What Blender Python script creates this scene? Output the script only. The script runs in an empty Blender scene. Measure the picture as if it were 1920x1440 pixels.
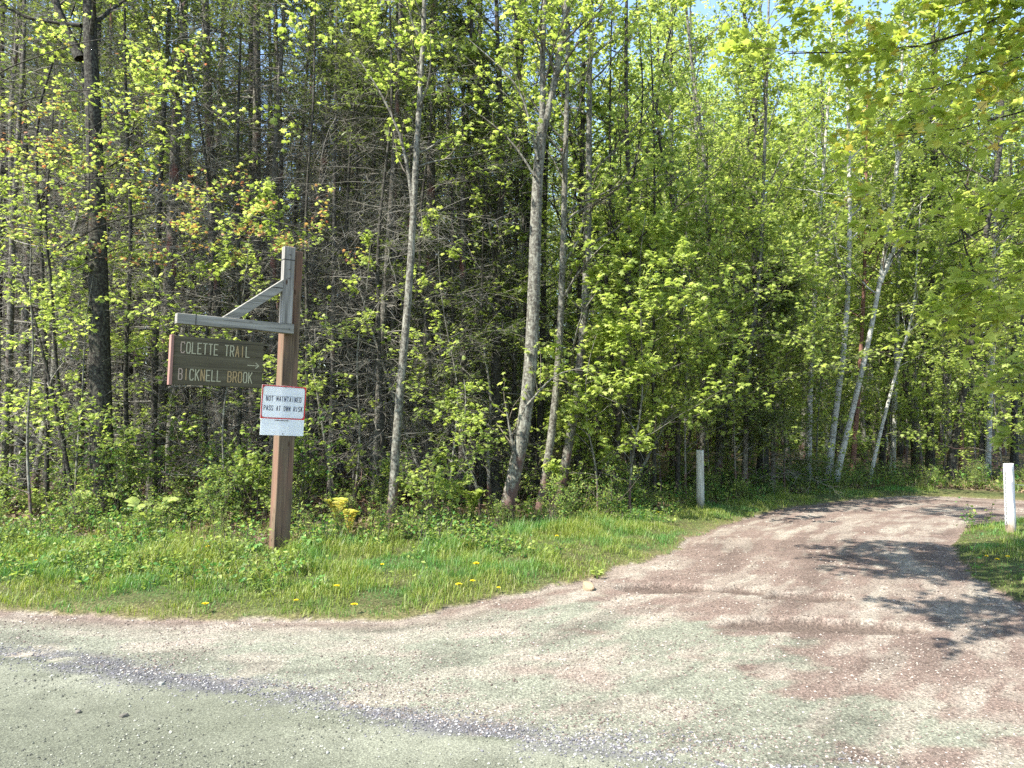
import bpy, math
import numpy as np
from mathutils import Matrix, Vector
pi = math.pi
S = bpy.context.scene
COL = S.collection

# ---------------------------------------------------------------- camera
F = 1386.7; PITCH = math.atan(55 / F); CAMH = 1.6
cam = bpy.data.cameras.new('camera'); cam.sensor_width = 36; cam.lens = 26; cam.clip_end = 3000; cam.clip_start = .05
co = bpy.data.objects.new('camera', cam); COL.objects.link(co)
co.location = (0, 0, CAMH); co.rotation_euler = (pi / 2 + PITCH, 0, 0); S.camera = co

# ---------------------------------------------------------------- light
SUN_EL = math.radians(52); SH = np.array([-.85, -.53]); SH /= np.linalg.norm(SH)
SUNV = np.array([SH[0] * math.cos(SUN_EL), SH[1] * math.cos(SUN_EL), math.sin(SUN_EL)])
w = bpy.data.worlds.new("World"); S.world = w; w.use_nodes = True
nt = w.node_tree; bg = nt.nodes['Background']; sk = nt.nodes.new('ShaderNodeTexSky')
sk.sky_type = 'NISHITA'; sk.sun_disc = False; sk.sun_elevation = SUN_EL
sk.sun_rotation = math.atan2(SH[0], SH[1]); sk.air_density = 1.0; sk.dust_density = .6; sk.ozone_density = 1.2
nt.links.new(sk.outputs[0], bg.inputs[0]); bg.inputs[1].default_value = .15
sl = bpy.data.lights.new('sun', 'SUN'); sl.energy = 5.0; sl.angle = math.radians(.5); sl.color = (1, .95, .87)
so = bpy.data.objects.new('sun', sl); COL.objects.link(so)
so.rotation_euler = Vector(SUNV).to_track_quat('Z', 'Y').to_euler()
S.view_settings.view_transform = 'Standard'; S.view_settings.look = 'None'
S.view_settings.exposure = 1.7; S.view_settings.gamma = 1
S.cycles.max_bounces = 6; S.cycles.diffuse_bounces = 4; S.cycles.transmission_bounces = 4; S.cycles.glossy_bounces = 2
S.cycles.sample_clamp_indirect = 4; S.cycles.use_denoising = False; S.cycles.denoiser = 'OPENIMAGEDENOISE'; S.cycles.denoising_input_passes = 'RGB_ALBEDO_NORMAL'

# ---------------------------------------------------------------- helpers
def at(u, v, Y):
    """photo pixel (1920x1440) -> world point at distance Y"""
    a = (u - 960) / F; b = -(v - 720) / F
    y = math.cos(PITCH) - b * math.sin(PITCH); z = math.sin(PITCH) + b * math.cos(PITCH)
    t = Y / y
    return np.array([a * t, Y, CAMH + z * t])
def gr(u, v, z0=0.):
    a = (u - 960) / F; b = -(v - 720) / F
    y = math.cos(PITCH) - b * math.sin(PITCH); z = math.sin(PITCH) + b * math.cos(PITCH)
    t = (z0 - CAMH) / z
    return np.array([a * t, y * t])
def to_px(p):
    x, y, z = p[0], p[1], p[2] - CAMH
    yc = y * math.cos(PITCH) + z * math.sin(PITCH); zc = -y * math.sin(PITCH) + z * math.cos(PITCH)
    return 960 + F * x / yc, 720 - F * zc / yc

def hash2(ix, iy, s):
    n = (ix.astype(np.int64) * 374761393 + iy.astype(np.int64) * 668265263 + s * 974634777) & 0xffffffff
    n = ((n ^ (n >> 13)) * 1274126177) & 0xffffffff
    return ((n ^ (n >> 16)) & 0xffff) / 65535.
def vnoise(x, y, s=0):
    ix = np.floor(x); iy = np.floor(y); fx = x - ix; fy = y - iy
    fx = fx * fx * (3 - 2 * fx); fy = fy * fy * (3 - 2 * fy)
    a = hash2(ix, iy, s); b = hash2(ix + 1, iy, s); c = hash2(ix, iy + 1, s); d = hash2(ix + 1, iy + 1, s)
    return (a * (1 - fx) + b * fx) * (1 - fy) + (c * (1 - fx) + d * fx) * fy
def fbm(x, y, s=0, o=4):
    r = 0; a = .5; t = 0
    for k in range(o):
        r = r + a * vnoise(x * 2 ** k + 17.3 * k, y * 2 ** k - 9.1 * k, s + k); t += a; a *= .5
    return r / t
def sstep(a, b, x):
    t = np.clip((x - a) / (b - a), 0, 1); return t * t * (3 - 2 * t)
def nrm(v):
    return v / np.maximum(np.linalg.norm(v, axis=-1, keepdims=True), 1e-9)

class MB:
    def __init__(s): s.v = []; s.q = []; s.t = []; s.n = 0; s.c = []
    def add(s, v, q=None, t=None, mi=0, smooth=False):
        v = np.asarray(v, float).reshape(-1, 3)
        if q is not None and len(q):
            q = np.asarray(q, np.int64).reshape(-1, 4); s.q.append((q + s.n, mi, smooth))
        if t is not None and len(t):
            t = np.asarray(t, np.int64).reshape(-1, 3); s.t.append((t + s.n, mi, smooth))
        s.v.append(v); s.n += len(v)
    def box(s, lo, hi, M=None, mi=0):
        x0, y0, z0 = lo; x1, y1, z1 = hi
        v = np.array([(x0,y0,z0),(x1,y0,z0),(x1,y1,z0),(x0,y1,z0),(x0,y0,z1),(x1,y0,z1),(x1,y1,z1),(x0,y1,z1)], float)
        if M is not None: v = v @ M[:3, :3].T + M[:3, 3]
        s.add(v, [(0,3,2,1),(4,5,6,7),(0,1,5,4),(1,2,6,5),(2,3,7,6),(3,0,4,7)], mi=mi)
    def tubes(s, P, R, sides=4, mi=0, cap=False):
        P = np.asarray(P, float); R = np.asarray(R, float); N, K = P.shape[:2]
        T = np.empty_like(P); T[:, 1:-1] = P[:, 2:] - P[:, :-2]; T[:, 0] = P[:, 1] - P[:, 0]; T[:, -1] = P[:, -1] - P[:, -2]
        T = nrm(T)
        ref = np.where(np.abs(T[:, :1, 2:3]) > .8, np.array([1., 0, 0]), np.array([0, 0, 1.]))
        ref = np.broadcast_to(ref, T.shape)
        A = nrm(np.cross(ref, T)); B = np.cross(T, A)
        th = np.arange(sides) * 2 * pi / sides
        ring = P[:, :, None] + R[:, :, None, None] * (A[:, :, None] * np.cos(th)[:, None] + B[:, :, None] * np.sin(th)[:, None])
        idx = np.arange(N * K * sides).reshape(N, K, sides); nx = np.roll(idx, -1, 2)
        q = np.stack([idx[:, :-1], nx[:, :-1], nx[:, 1:], idx[:, 1:]], -1).reshape(-1, 4)
        t = None
        if cap:
            e = idx[:, -1]; t = np.stack([np.broadcast_to(e[:, :1], (N, sides - 2)), e[:, 1:-1], e[:, 2:]], -1).reshape(-1, 3)
        s.add(ring, q, t, mi=mi, smooth=sides > 3)
    def leaves(s, pos, nor, ax, size, tv, tt, mi=0):
        if len(pos) == 0: return
        nor = nrm(nor); ax = nrm(ax - (ax * nor).sum(1, keepdims=True) * nor); sx = np.cross(ax, nor)
        tv = np.asarray(tv, float); m = len(tv)
        V = pos[:, None] + size[:, None, None] * (sx[:, None] * tv[None, :, :1] + ax[:, None] * tv[None, :, 1:2] + nor[:, None] * tv[None, :, 2:3])
        T = (np.arange(len(pos))[:, None, None] * m + np.asarray(tt)[None]).reshape(-1, 3)
        s.add(V, t=T, mi=mi)
    def mesh(s, name, mats):
        V = np.concatenate(s.v); me = bpy.data.meshes.new(name)
        loops = []; tot = []; mi = []; sm = []
        for q, m, x in s.q: loops.append(q.ravel()); tot.append(np.full(len(q), 4)); mi.append(np.full(len(q), m)); sm.append(np.full(len(q), x))
        for q, m, x in s.t: loops.append(q.ravel()); tot.append(np.full(len(q), 3)); mi.append(np.full(len(q), m)); sm.append(np.full(len(q), x))
        L = np.concatenate(loops); T = np.concatenate(tot)
        me.vertices.add(len(V)); me.vertices.foreach_set('co', V.astype(np.float32).ravel())
        me.loops.add(len(L)); me.loops.foreach_set('vertex_index', L.astype(np.int32))
        me.polygons.add(len(T)); st = np.concatenate([[0], np.cumsum(T)[:-1]])
        me.polygons.foreach_set('loop_start', st.astype(np.int32))
        me.polygons.foreach_set('material_index', np.concatenate(mi).astype(np.int32))
        me.polygons.foreach_set('use_smooth', np.concatenate(sm).astype(bool))
        me.update(calc_edges=True)
        for m in (mats if isinstance(mats, (list, tuple)) else [mats]): me.materials.append(m)
        return me
    def build(s, name, mats, parent=None, **kw):
        return put(name, s.mesh(name, mats), parent, **kw)
def put(name, me, parent=None, **kw):
    o = bpy.data.objects.new(name, me); COL.objects.link(o)
    if parent is not None: o.parent = parent
    tag(o, **kw); return o
def tag(o, label=None, cat=None, group=None, kind=None):
    if label: o['label'] = label
    if cat: o['category'] = cat
    if group: o['group'] = group
    if kind: o['kind'] = kind
    return o
def empty(name, loc, rz=0, **kw):
    o = bpy.data.objects.new(name, None); COL.objects.link(o); o.location = tuple(loc); o.rotation_euler = (0, 0, rz)
    o.empty_display_size = .1
    tag(o, **kw); return o

# ---------------------------------------------------------------- materials
class NT:
    def __init__(s, name):
        s.m = bpy.data.materials.new(name); s.m.use_nodes = True; s.t = s.m.node_tree; s.t.nodes.clear()
        s.out = s.n('ShaderNodeOutputMaterial')
    def n(s, ty, **k):
        x = s.t.nodes.new(ty)
        for a, b in k.items(): setattr(x, a, b)
        return x
    def l(s, a, b): s.t.links.new(a, b)
    def noise(s, scale, detail=4, vec=None, rough=.6):
        x = s.n('ShaderNodeTexNoise'); x.inputs['Scale'].default_value = scale; x.inputs['Detail'].default_value = detail
        x.inputs['Roughness'].default_value = rough
        if vec is not None: s.l(vec, x.inputs['Vector'])
        return x.outputs['Fac']
    def coord(s, scale=(1, 1, 1), out='Object'):
        c = s.n('ShaderNodeTexCoord'); m = s.n('ShaderNodeMapping'); m.inputs['Scale'].default_value = scale
        s.l(c.outputs[out], m.inputs[0]); return m.outputs[0]
    def ramp(s, fac, stops):
        r = s.n('ShaderNodeValToRGB'); e = r.color_ramp.elements
        while len(e) < len(stops): e.new(.5)
        for k, (p, c) in enumerate(stops): e[k].position = p; e[k].color = (*c, 1) if len(c) == 3 else c
        s.l(fac, r.inputs[0]); return r.outputs[0]
    def mix(s, fac, a, b, mode='MIX'):
        m = s.n('ShaderNodeMix', data_type='RGBA', blend_type=mode)
        for i, x in ((0, fac), (6, a), (7, b)):
            if isinstance(x, bpy.types.NodeSocket): s.l(x, m.inputs[i])
            elif i == 0: m.inputs[0].default_value = x
            else: m.inputs[i].default_value = (*x, 1)
        return m.outputs[2]
    def bump(s, h, st=.3, d=.02):
        b = s.n('ShaderNodeBump'); b.inputs['Strength'].default_value = st; b.inputs['Distance'].default_value = d
        s.l(h, b.inputs['Height']); return b.outputs[0]
    def bsdf(s, col, rough=.8, nor=None, spec=.3):
        b = s.n('ShaderNodeBsdfPrincipled')
        if isinstance(col, bpy.types.NodeSocket): s.l(col, b.inputs['Base Color'])
        else: b.inputs['Base Color'].default_value = (*col, 1)
        b.inputs['Roughness'].default_value = rough; b.inputs['Specular IOR Level'].default_value = spec
        if nor is not None: s.l(nor, b.inputs['Normal'])
        return b.outputs[0]
    def done(s, sh): s.l(sh, s.out.inputs[0]); return s.m

def bark(name, base, dark, light, red=None, fleck=.62, vs=(9, 9, 2.2), base_red=None):
    t = NT(name); c = t.coord(vs); n = t.noise(2.2, 6, c, .7)
    col = t.ramp(n, [(.3, dark), (.5, base), (fleck, base), (min(fleck + .1, .95), light)])
    c2 = t.coord((1, 1, 1)); n2 = t.noise(26, 3, c2, .7)
    col = t.mix(t.ramp(n2, [(.45, (0, 0, 0)), (.62, (1, 1, 1))]), col, t.mix(.6, base, light))
    if base_red:
        sx = t.n('ShaderNodeSeparateXYZ'); t.l(t.coord((1, 1, 1)), sx.inputs[0]); ma = t.n('ShaderNodeMath', operation='MULTIPLY_ADD'); t.l(t.noise(2.2, 3, t.coord((1, 1, .6))), ma.inputs[0]); ma.inputs[1].default_value = 2.2
        mb_ = t.n('ShaderNodeMath', operation='MULTIPLY'); t.l(sx.outputs[2], mb_.inputs[0]); mb_.inputs[1].default_value = -.45; t.l(mb_.outputs[0], ma.inputs[2])
        col = t.mix(t.ramp(ma.outputs[0], [(.80, (0, 0, 0)), (.95, (.8, .8, .8))]), col, base_red)
    if red:
        oi = t.n('ShaderNodeObjectInfo')
        n3 = t.noise(1.1, 2, t.coord((2, 2, .8), 'Generated' if False else 'Object'))
        add = t.n('ShaderNodeMath', operation='MULTIPLY'); t.l(n3, add.inputs[0]); add.inputs[1].default_value = 1.0
        col = t.mix(t.ramp(add.outputs[0], [(.58, (0, 0, 0)), (.63, (1, 1, 1))]), col, red)
    n4 = t.noise(1., 8, t.coord((30, 30, 5)), .7)
    return t.done(t.bsdf(col, .9, t.bump(n4, .9, .02), .2))
def leafmat(name, c0, c1, c2, trans=.45, tint=None, rough=.5):
    t = NT(name); g = t.n('ShaderNodeNewGeometry'); r = g.outputs['Random Per Island']
    col = t.ramp(r, [(0, c0), (.5, c1), (1, c2)] if tint is None else [(0, c0), (.45, c1), (.93, c2), (.95, tint)])
    n = t.noise(.55, 2, t.coord((1, 1, 1)))
    col = t.mix(t.ramp(n, [(.35, (0, 0, 0)), (.65, (.5, .5, .5))]), col, t.mix(.5, c0, (.02, .07, .01)))
    d = t.bsdf(col, rough, None, .35)
    tr = t.n('ShaderNodeBsdfTranslucent')
    t.l(t.mix(1., col, (1.35, 1.35, 1.0), 'MULTIPLY'), tr.inputs[0])
    ms = t.n('ShaderNodeMixShader'); ms.inputs[0].default_value = trans
    t.l(d, ms.inputs[1]); t.l(tr.outputs[0], ms.inputs[2]); return t.done(ms.outputs[0])

M = {}
M['bark_grey'] = bark('grey bark', (.082, .075, .06), (.028, .024, .02), (.29, .29, .235), None, .54, base_red=(.115, .06, .05))
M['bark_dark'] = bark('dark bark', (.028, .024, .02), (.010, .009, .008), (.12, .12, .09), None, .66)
M['bark_conifer'] = bark('conifer bark', (.065, .057, .045), (.025, .02, .018), (.25, .24, .20), (.20, .085, .07), .6)
M['bark_pale'] = bark('pale birch bark', (.30, .30, .25), (.06, .055, .045), (.50, .49, .43), None, .5, (5, 5, 12))
M['bark_brown'] = bark('red brown bark', (.17, .085, .06), (.05, .03, .02), (.28, .17, .13), None, .6)
def twigmat(name, a, b):
    t = NT(name); g = t.n('ShaderNodeNewGeometry')
    return t.done(t.bsdf(t.ramp(g.outputs['Random Per Island'], [(0, a), (1, b)]), .8, None, .2))
M['twig_grey'] = twigmat('grey dead twig', (.07, .064, .052), (.26, .245, .205))
M['twig_brown'] = twigmat('brown twig', (.05, .04, .03), (.15, .13, .10))
M['leaf'] = leafmat('spring maple leaf', (.20, .27, .05), (.36, .44, .10), (.50, .56, .18), .55)
M['leaf_far'] = leafmat('spring leaf deep', (.22, .29, .06), (.38, .46, .13), (.52, .57, .21), .55)
M['leaf_young'] = leafmat('young gold leaf', (.26, .32, .07), (.40, .38, .10), (.50, .26, .10), .4, (.50, .16, .10))
M['leaf_gold'] = leafmat('gold green leaf', (.42, .46, .07), (.52, .46, .09), (.58, .40, .12), .4)
M['leaf_bud'] = leafmat('red bud leaf', (.30, .11, .07), (.38, .18, .11), (.46, .26, .12), .35)
M['leaf_near'] = leafmat('broad maple leaf', (.30, .38, .065), (.42, .50, .11), (.54, .58, .17), .6)
M['leaf_shrub'] = leafmat('shrub leaf', (.07, .12, .024), (.22, .30, .06), (.42, .48, .12), .5)
M['leaf_emerald'] = leafmat('emerald leaf', (.05, .15, .03), (.10, .24, .045), (.18, .32, .07), .4)
M['needle'] = leafmat('conifer needle', (.09, .12, .035), (.14, .18, .05), (.21, .25, .08), .35)
M['litter'] = leafmat('leaf litter', (.07, .045, .03), (.17, .11, .07), (.30, .21, .13), .15)

# ---------------------------------------------------------------- leaf shapes
LEAF2 = ([(0, 0, 0), (.36, .45, .08), (0, 1, -.12), (-.36, .45, .08)], [(0, 1, 2), (0, 2, 3)])
LEAFM = ([(0, 0, 0), (.48, .12, -.05), (.30, .36, .03), (.52, .68, -.10), (.20, .64, 0), (0, 1.02, -.16), (-.20, .64, 0), (-.52, .68, -.10), (-.30, .36, .03), (-.48, .12, -.05)],
         [(0, 1, 2), (2, 3, 4), (4, 5, 6), (6, 7, 8), (0, 8, 9), (0, 2, 8), (2, 4, 8), (4, 6, 8)])
NEEDLE = ([(0, 0, 0), (.05, .3, 0), (.16, .75, -.02), (0, 1, -.08), (-.16, .75, -.02), (-.05, .3, 0)], [(0, 1, 5), (1, 2, 4), (1, 4, 5), (2, 3, 4)])

# ---------------------------------------------------------------- tree growing
def resample(pts, K):
    pts = np.asarray(pts, float); d = np.r_[0, np.cumsum(np.linalg.norm(np.diff(pts, axis=0), axis=1))]
    t = np.linspace(0, d[-1], K); r = np.stack([np.interp(t, d, pts[:, k]) for k in range(3)], 1)
    for _ in range(2): r[1:-1] = .25 * r[:-2] + .5 * r[1:-1] + .25 * r[2:]
    return r
def child(rng, P, R, n, t0, t1, L, ang, K=5, up=0., wob=.12, rf=.5, droop=0., flat=0., rmax=9, tip=.25, even=False):
    N, K0 = P.shape[:2]
    t = rng.uniform(t0, t1, (N, n))
    if even: t = t0 + (t1 - t0) * (np.arange(n)[None] + rng.uniform(0, 1, (N, n))) / n
    x = t * (K0 - 1); i = np.minimum(x.astype(int), K0 - 2); f = (x - i)[..., None]
    a = np.take_along_axis(P, i[..., None].repeat(3, 2), 1); b = np.take_along_axis(P, (i + 1)[..., None].repeat(3, 2), 1)
    pos = a * (1 - f) + b * f; tan = nrm(b - a)
    ra = np.take_along_axis(R, i, 1) * (1 - f[..., 0]) + np.take_along_axis(R, i + 1, 1) * f[..., 0]
    rv = rng.normal(size=pos.shape); rv[..., 2] *= (1 - flat); rv -= (rv * tan).sum(-1, keepdims=True) * tan; rv = nrm(rv)
    an = np.radians(rng.normal(ang, 9, (N, n)))[..., None]
    d = tan * np.cos(an) + rv * np.sin(an); d[..., 2] += up; d = nrm(d)
    if callable(L): ln = L(t)
    else: ln = np.asarray(L) * np.ones((N, n))
    ln = ln * rng.uniform(.65, 1.25, (N, n))
    pos = pos.reshape(-1, 3); d = d.reshape(-1, 3); ln = ln.reshape(-1); ra = np.minimum(ra.reshape(-1) * rf, rmax)
    out = np.empty((len(pos), K, 3)); out[:, 0] = pos; st = (ln / (K - 1))[:, None]
    for k in range(1, K):
        d = d + rng.normal(0, wob, d.shape); d[:, 2] += droop; d = nrm(d); out[:, k] = out[:, k - 1] + d * st
    s = np.linspace(0, 1, K)[None]
    return out, np.maximum(ra[:, None] * (1 - s * (1 - tip)), .0016), t.reshape(-1), ln
def leafy(rng, mb, P, n, size, tmpl, mi=0, tilt=.45, jit=.03, t0=.25, droop=.25, keep=1.):
    N, K = P.shape[:2]; t = rng.uniform(t0, 1.02, (N, n)); x = t * (K - 1); i = np.clip(x.astype(int), 0, K - 2); f = (x - i)[..., None]
    a = np.take_along_axis(P, i[..., None].repeat(3, 2), 1); b = np.take_along_axis(P, (i + 1)[..., None].repeat(3, 2), 1)
    p = (a * (1 - f) + b * f).reshape(-1, 3) + rng.normal(0, jit, (N * n, 3)); d = nrm(b - a).reshape(-1, 3)
    if keep < 1: m = rng.random(len(p)) < keep; p = p[m]; d = d[m]
    nor = np.array([0, 0, 1.]) + rng.normal(0, tilt, p.shape)
    ax = d * .6 + rng.normal(0, .6, p.shape); ax[:, 2] -= droop; 
    mb.leaves(p, nor, ax, size * rng.uniform(.6, 1.2, len(p)), *tmpl, mi=mi)

def straight(h, lean=(0, 0), wob=.05, rng=None, K=16):
    z = np.linspace(-.15, h, K); p = np.zeros((K, 3)); p[:, 2] = z
    p[:, 0] = lean[0] * z; p[:, 1] = lean[1] * z
    if rng is not None:
        for a in (0, 1): p[:, a] += np.cumsum(rng.normal(0, wob, K)) * np.clip(z / h * 3, 0, 1)
    return resample(p, K)
def taper(K, r, flare=1.3, tip=.18, pw=.85):
    s = np.linspace(0, 1, K); R = r * (tip + (1 - tip) * (1 - s) ** pw); R[0] *= flare * 1.25; R[1] *= 1 + (flare - 1) * .2; return R

def decid(rng, path, r, n1=26, t0=.2, L=2.2, n2=7, n3=3, nl=5, size=.085, tmpl=LEAFM, keep=1., sides=9, lowL=1.0, up=.35, extra=None, young=0., forks=()):
    """wood mesh builder, leaf mesh builder"""
    wd = MB(); lf = MB(); K = len(path); P = path[None]; R = taper(K, r)[None]
    wd.tubes(P, R, sides)
    for fp, fr in forks:
        FR = taper(len(fp), fr, 1.0)[None]; wd.tubes(fp[None], FR, 7)
        b, br, t, _ = child(rng, fp[None], FR, max(4, n1 // 3), .1, .98, L * .7, 50, 6, up=up, wob=.14, rf=.45, even=True)
        wd.tubes(b, br, 4, 1); c, cr, _, _ = child(rng, b, br, n2, .2, 1, L * .28, 45, 4, up=.1, rf=.5, flat=.5)
        wd.tubes(c, cr, 3, 1); leafy(rng, lf, c, nl * 2, size, tmpl, keep=keep)
    env = lambda t: L * (lowL + (1 - lowL) * sstep(t0, t0 + .3, t)) * (1.05 - .75 * sstep(.5, 1., t))
    b, br, t, ln = child(rng, P, R, n1, t0, .985, env, 62, 7, up=up, wob=.13, rf=.42, flat=0, even=True, rmax=.045)
    wd.tubes(b, br, 5, 0)
    c, cr, _, _ = child(rng, b, br, n2, .18, .98, (np.ones((len(b), n2)) * ln[:, None]) * .36, 46, 5, up=.08, wob=.14, rf=.55, flat=.75)
    wd.tubes(c, cr, 3, 1)
    allc = c
    if n3:
        e, er, _, _ = child(rng, c, cr, n3, .2, 1, L * .12, 45, 3, up=.05, rf=.6, flat=.6); wd.tubes(e, er, 3, 1)
        leafy(rng, lf, e, nl, size, tmpl, keep=keep)
    leafy(rng, lf, c, nl, size, tmpl, keep=keep); leafy(rng, lf, b[:, 3:], nl, size, tmpl, keep=keep)
    if young: 
        leafy(rng, lf, c, 3, size * .9, tmpl, mi=1, keep=young, t0=.7)
    return wd, lf

def conif(rng, path, r, h, n1=60, t0=.06, L=1.7, n2=10, n3=3, green=.62, sides=9, need=1.):
    """tall thin conifer: bare dead branches below, needles above 'green' of its height"""
    wd = MB(); lf = MB(); K = len(path); P = path[None]; R = taper(K, r)[None]; wd.tubes(P, R, sides)
    env = lambda t: L * (.55 + .45 * np.sin(np.clip(t, 0, 1) * pi)) * (1 - .75 * sstep(.6, 1, t))
    b, br, t, ln = child(rng, P, R, n1, t0, .99, env, 84, 6, up=.02, wob=.10, rf=.22, droop=-.035, even=True, rmax=.017, tip=.2)
    wd.tubes(b, br, 4, 1)
    c, cr, _, _ = child(rng, b, br, n2, .12, .98, (np.ones((len(b), n2)) * ln[:, None]) * .34, 52, 4, wob=.16, rf=.5, flat=.55, droop=-.05, rmax=.006)
    wd.tubes(c, cr, 3, 1)
    e, er, _, _ = child(rng, c, cr, n3, .15, 1, .16, 50, 3, wob=.2, rf=.6, flat=.3); wd.tubes(e, er, 3, 1)
    tt = np.repeat(t, n2); g = tt > green - rng.uniform(0, .12, len(tt))
    if g.any() and need > 0:
        leafy(rng, lf, c[g], int(12 * need), .12, NEEDLE, tilt=.3, jit=.02, t0=.1, droop=.1)
        e2 = e[np.repeat(g, n3)]; leafy(rng, lf, e2, int(4 * need), .10, NEEDLE, tilt=.3, jit=.01, droop=.1)
    return wd, lf

def emit(name, wd, lf, wm, lm, loc, **kw):
    r = empty(name, loc, **kw)
    wd.build('trunk', wm, r)
    if lf is not None and lf.n: lf.build('crown', lm, r)
    return r

# ================================================================ GROUND
def inpoly(x, y, poly):
    poly = np.asarray(poly); r = np.zeros(x.shape, bool); n = len(poly); j = n - 1
    for i in range(n):
        xi, yi = poly[i]; xj, yj = poly[j]
        if yi != yj:
            c = ((yi > y) != (yj > y)) & (x < (xj - xi) * (y - yi) / (yj - yi) + xi); r ^= c
        j = i
    return r
def seg_dist(x, y, pl):
    pl = np.asarray(pl); best = np.full(x.shape, 1e9)
    for (ax, ay), (bx, by) in zip(pl[:-1], pl[1:]):
        dx, dy = bx - ax, by - ay; t = np.clip(((x - ax) * dx + (y - ay) * dy) / (dx * dx + dy * dy), 0, 1)
        best = np.minimum(best, np.hypot(x - ax - t * dx, y - ay - t * dy))
    return best
VE = [gr(*p) for p in [(-500, 1132), (0, 1142), (150, 1152), (350, 1162), (540, 1160), (720, 1160), (850, 1142), (930, 1120), (1010, 1108), (1090, 1088), (1135, 1075), (1150, 1062), (1200, 1055),
      (1260, 1030), (1300, 1004), (1350, 985), (1420, 964), (1500, 948), (1600, 936), (1700, 930), (1800, 931), (1920, 938), (2200, 946)]]
VPOLY = VE + [np.array([60., VE[-1][1]]), np.array([60., 80.]), np.array([-60., 80.]), np.array([-60., VE[0][1]])]
IE = [gr(*p) for p in [(2300, 1190), (2050, 1160), (1920, 1128), (1870, 1108), (1835, 1085), (1800, 1050), (1785, 1018), (1800, 998), (1830, 984), (1920, 972), (2100, 966), (2300, 962)]]
FE = [gr(*p) for p in [(-500, 1014), (0, 1026), (150, 1016), (300, 1030), (480, 1034), (600, 1030), (700, 1020), (900, 1006), (1100, 986), (1250, 964), (1350, 946), (1500, 930), (1650, 920), (1800, 923), (1920, 930), (2200, 938)]]
FPOLY = FE + [np.array([60., FE[-1][1]]), np.array([60., 80.]), np.array([-60., 80.]), np.array([-60., FE[0][1]])]
RE = [gr(*p) for p in [(-600, 1140), (0, 1222), (300, 1268), (600, 1312), (900, 1370), (1200, 1402), (1440, 1434), (1700, 1475), (2200, 1560)]]
RPOLY = RE + [np.array([RE[-1][0] + 20, RE[-1][1] - 6]), np.array([30., -20.]), np.array([-30., -20.]), np.array([-30., 10.])]
def wob(x, y): return x + .22 * (fbm(x * 2.3, y * 2.3, 5) - .5) + .10 * (vnoise(x * 11, y * 11, 8) - .5), y + .22 * (fbm(x * 2.3, y * 2.3, 55) - .5) + .10 * (vnoise(x * 11, y * 11, 9) - .5)
def classes(x, y):
    xx, yy = wob(x, y)
    ve = inpoly(xx, yy, VPOLY) | inpoly(xx, yy, IE); fo = inpoly(xx, yy, FPOLY); ro = inpoly(xx, yy, RPOLY)
    return np.where(fo, 3, np.where(ve, 2, np.where(ro, 1, 0)))
HOLES = [((1545, 1172), .74, .20, .055, -6), ((1245, 1102), .42, .20, .055, 0), ((1512, 1118), .42, .16, .05, -6), ((1385, 1107), .26, .14, .04, 0), ((1735, 1150), .6, .2, .02, 0), ((1700, 1010), .5, .2, .012, 0)]
def hole_field(x, y):
    m = np.zeros(x.shape)
    for (u, v), a, b, d, rot in HOLES:
        c = gr(u, v); r = math.radians(rot); dx = x - c[0]; dy = y - c[1]
        dx += .12 * (fbm(x * 5, y * 5, 3) - .5); dy += .1 * (fbm(x * 5, y * 5, 4) - .5)
        e = ((dx * math.cos(r) + dy * math.sin(r)) / a) ** 2 + ((-dx * math.sin(r) + dy * math.cos(r)) / b) ** 2
        m = np.maximum(m, (1 - sstep(.55, 1.25, e)) * d)
    return m
def height(x, y):
    edge = np.minimum(seg_dist(x, y, VE), seg_dist(x, y, IE[1:-1]))
    c = classes(x, y); h = .012 * (fbm(x * 1.1, y * 1.1, 1) - .5) + .010 * (fbm(x * 7, y * 7, 2, 3) - .5)
    h = h - hole_field(x, y)
    soft = sstep(0, .5, edge)
    h = h + np.where(c >= 2, soft * (.05 + .05 * (fbm(x * 1.5, y * 1.5, 12) - .3)), 0)
    h = h + np.where(c == 3, .05 * fbm(x * .8, y * .8, 13), 0)
    h = h + np.where(c < 2, -.02 * (1 - sstep(0, .25, edge)), 0)
    return h
def H(x, y): return float(height(np.array([float(x)]), np.array([float(y)]))[0])

def ground_material(name, grain_scale, grain_dark, bumpst, rough=.95, peb=60, vis=1.0):
    t = NT(name); a = t.n('ShaderNodeVertexColor'); a.layer_name = 'tint'
    c = t.coord((1, 1, 1)); n = t.noise(grain_scale, 5, c, .75)
    v = t.n('ShaderNodeTexVoronoi'); v.inputs['Scale'].default_value = peb; t.l(c, v.inputs['Vector'])
    n2 = t.noise(grain_scale * .23, 4, c, .7)
    g = t.ramp(n, [(.30, (grain_dark * .7,) * 3), (.5, (.95,) * 3), (.68, (1.6,) * 3)])
    col = t.mix(1., a.outputs[0], g, 'MULTIPLY')
    vc = t.ramp(v.outputs['Color'], [(0, (.6,) * 3), (.5, (1.,) * 3), (1, (1.4,) * 3)])
    col = t.mix(vis, col, vc, 'MULTIPLY')
    col = t.mix(.8, col, t.ramp(n2, [(.3, (.85,) * 3), (.7, (1.1,) * 3)]), 'MULTIPLY')
    bm = t.bump(n, bumpst, .012); b2 = t.n('ShaderNodeBump'); b2.inputs['Strength'].default_value = bumpst * .8; b2.inputs['Distance'].default_value = .008
    t.l(v.outputs['Distance'], b2.inputs['Height']); t.l(bm, b2.inputs['Normal'])
    return t.done(t.bsdf(col, rough, b2.outputs[0], .15))
M['gravel'] = ground_material('gravel', 55, .62, .8, peb=75)
M['asphalt'] = ground_material('dusty asphalt', 90, .72, .45, peb=110, vis=.6)
M['turf'] = ground_material('verge soil', 40, .5, .8, peb=50)
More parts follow.
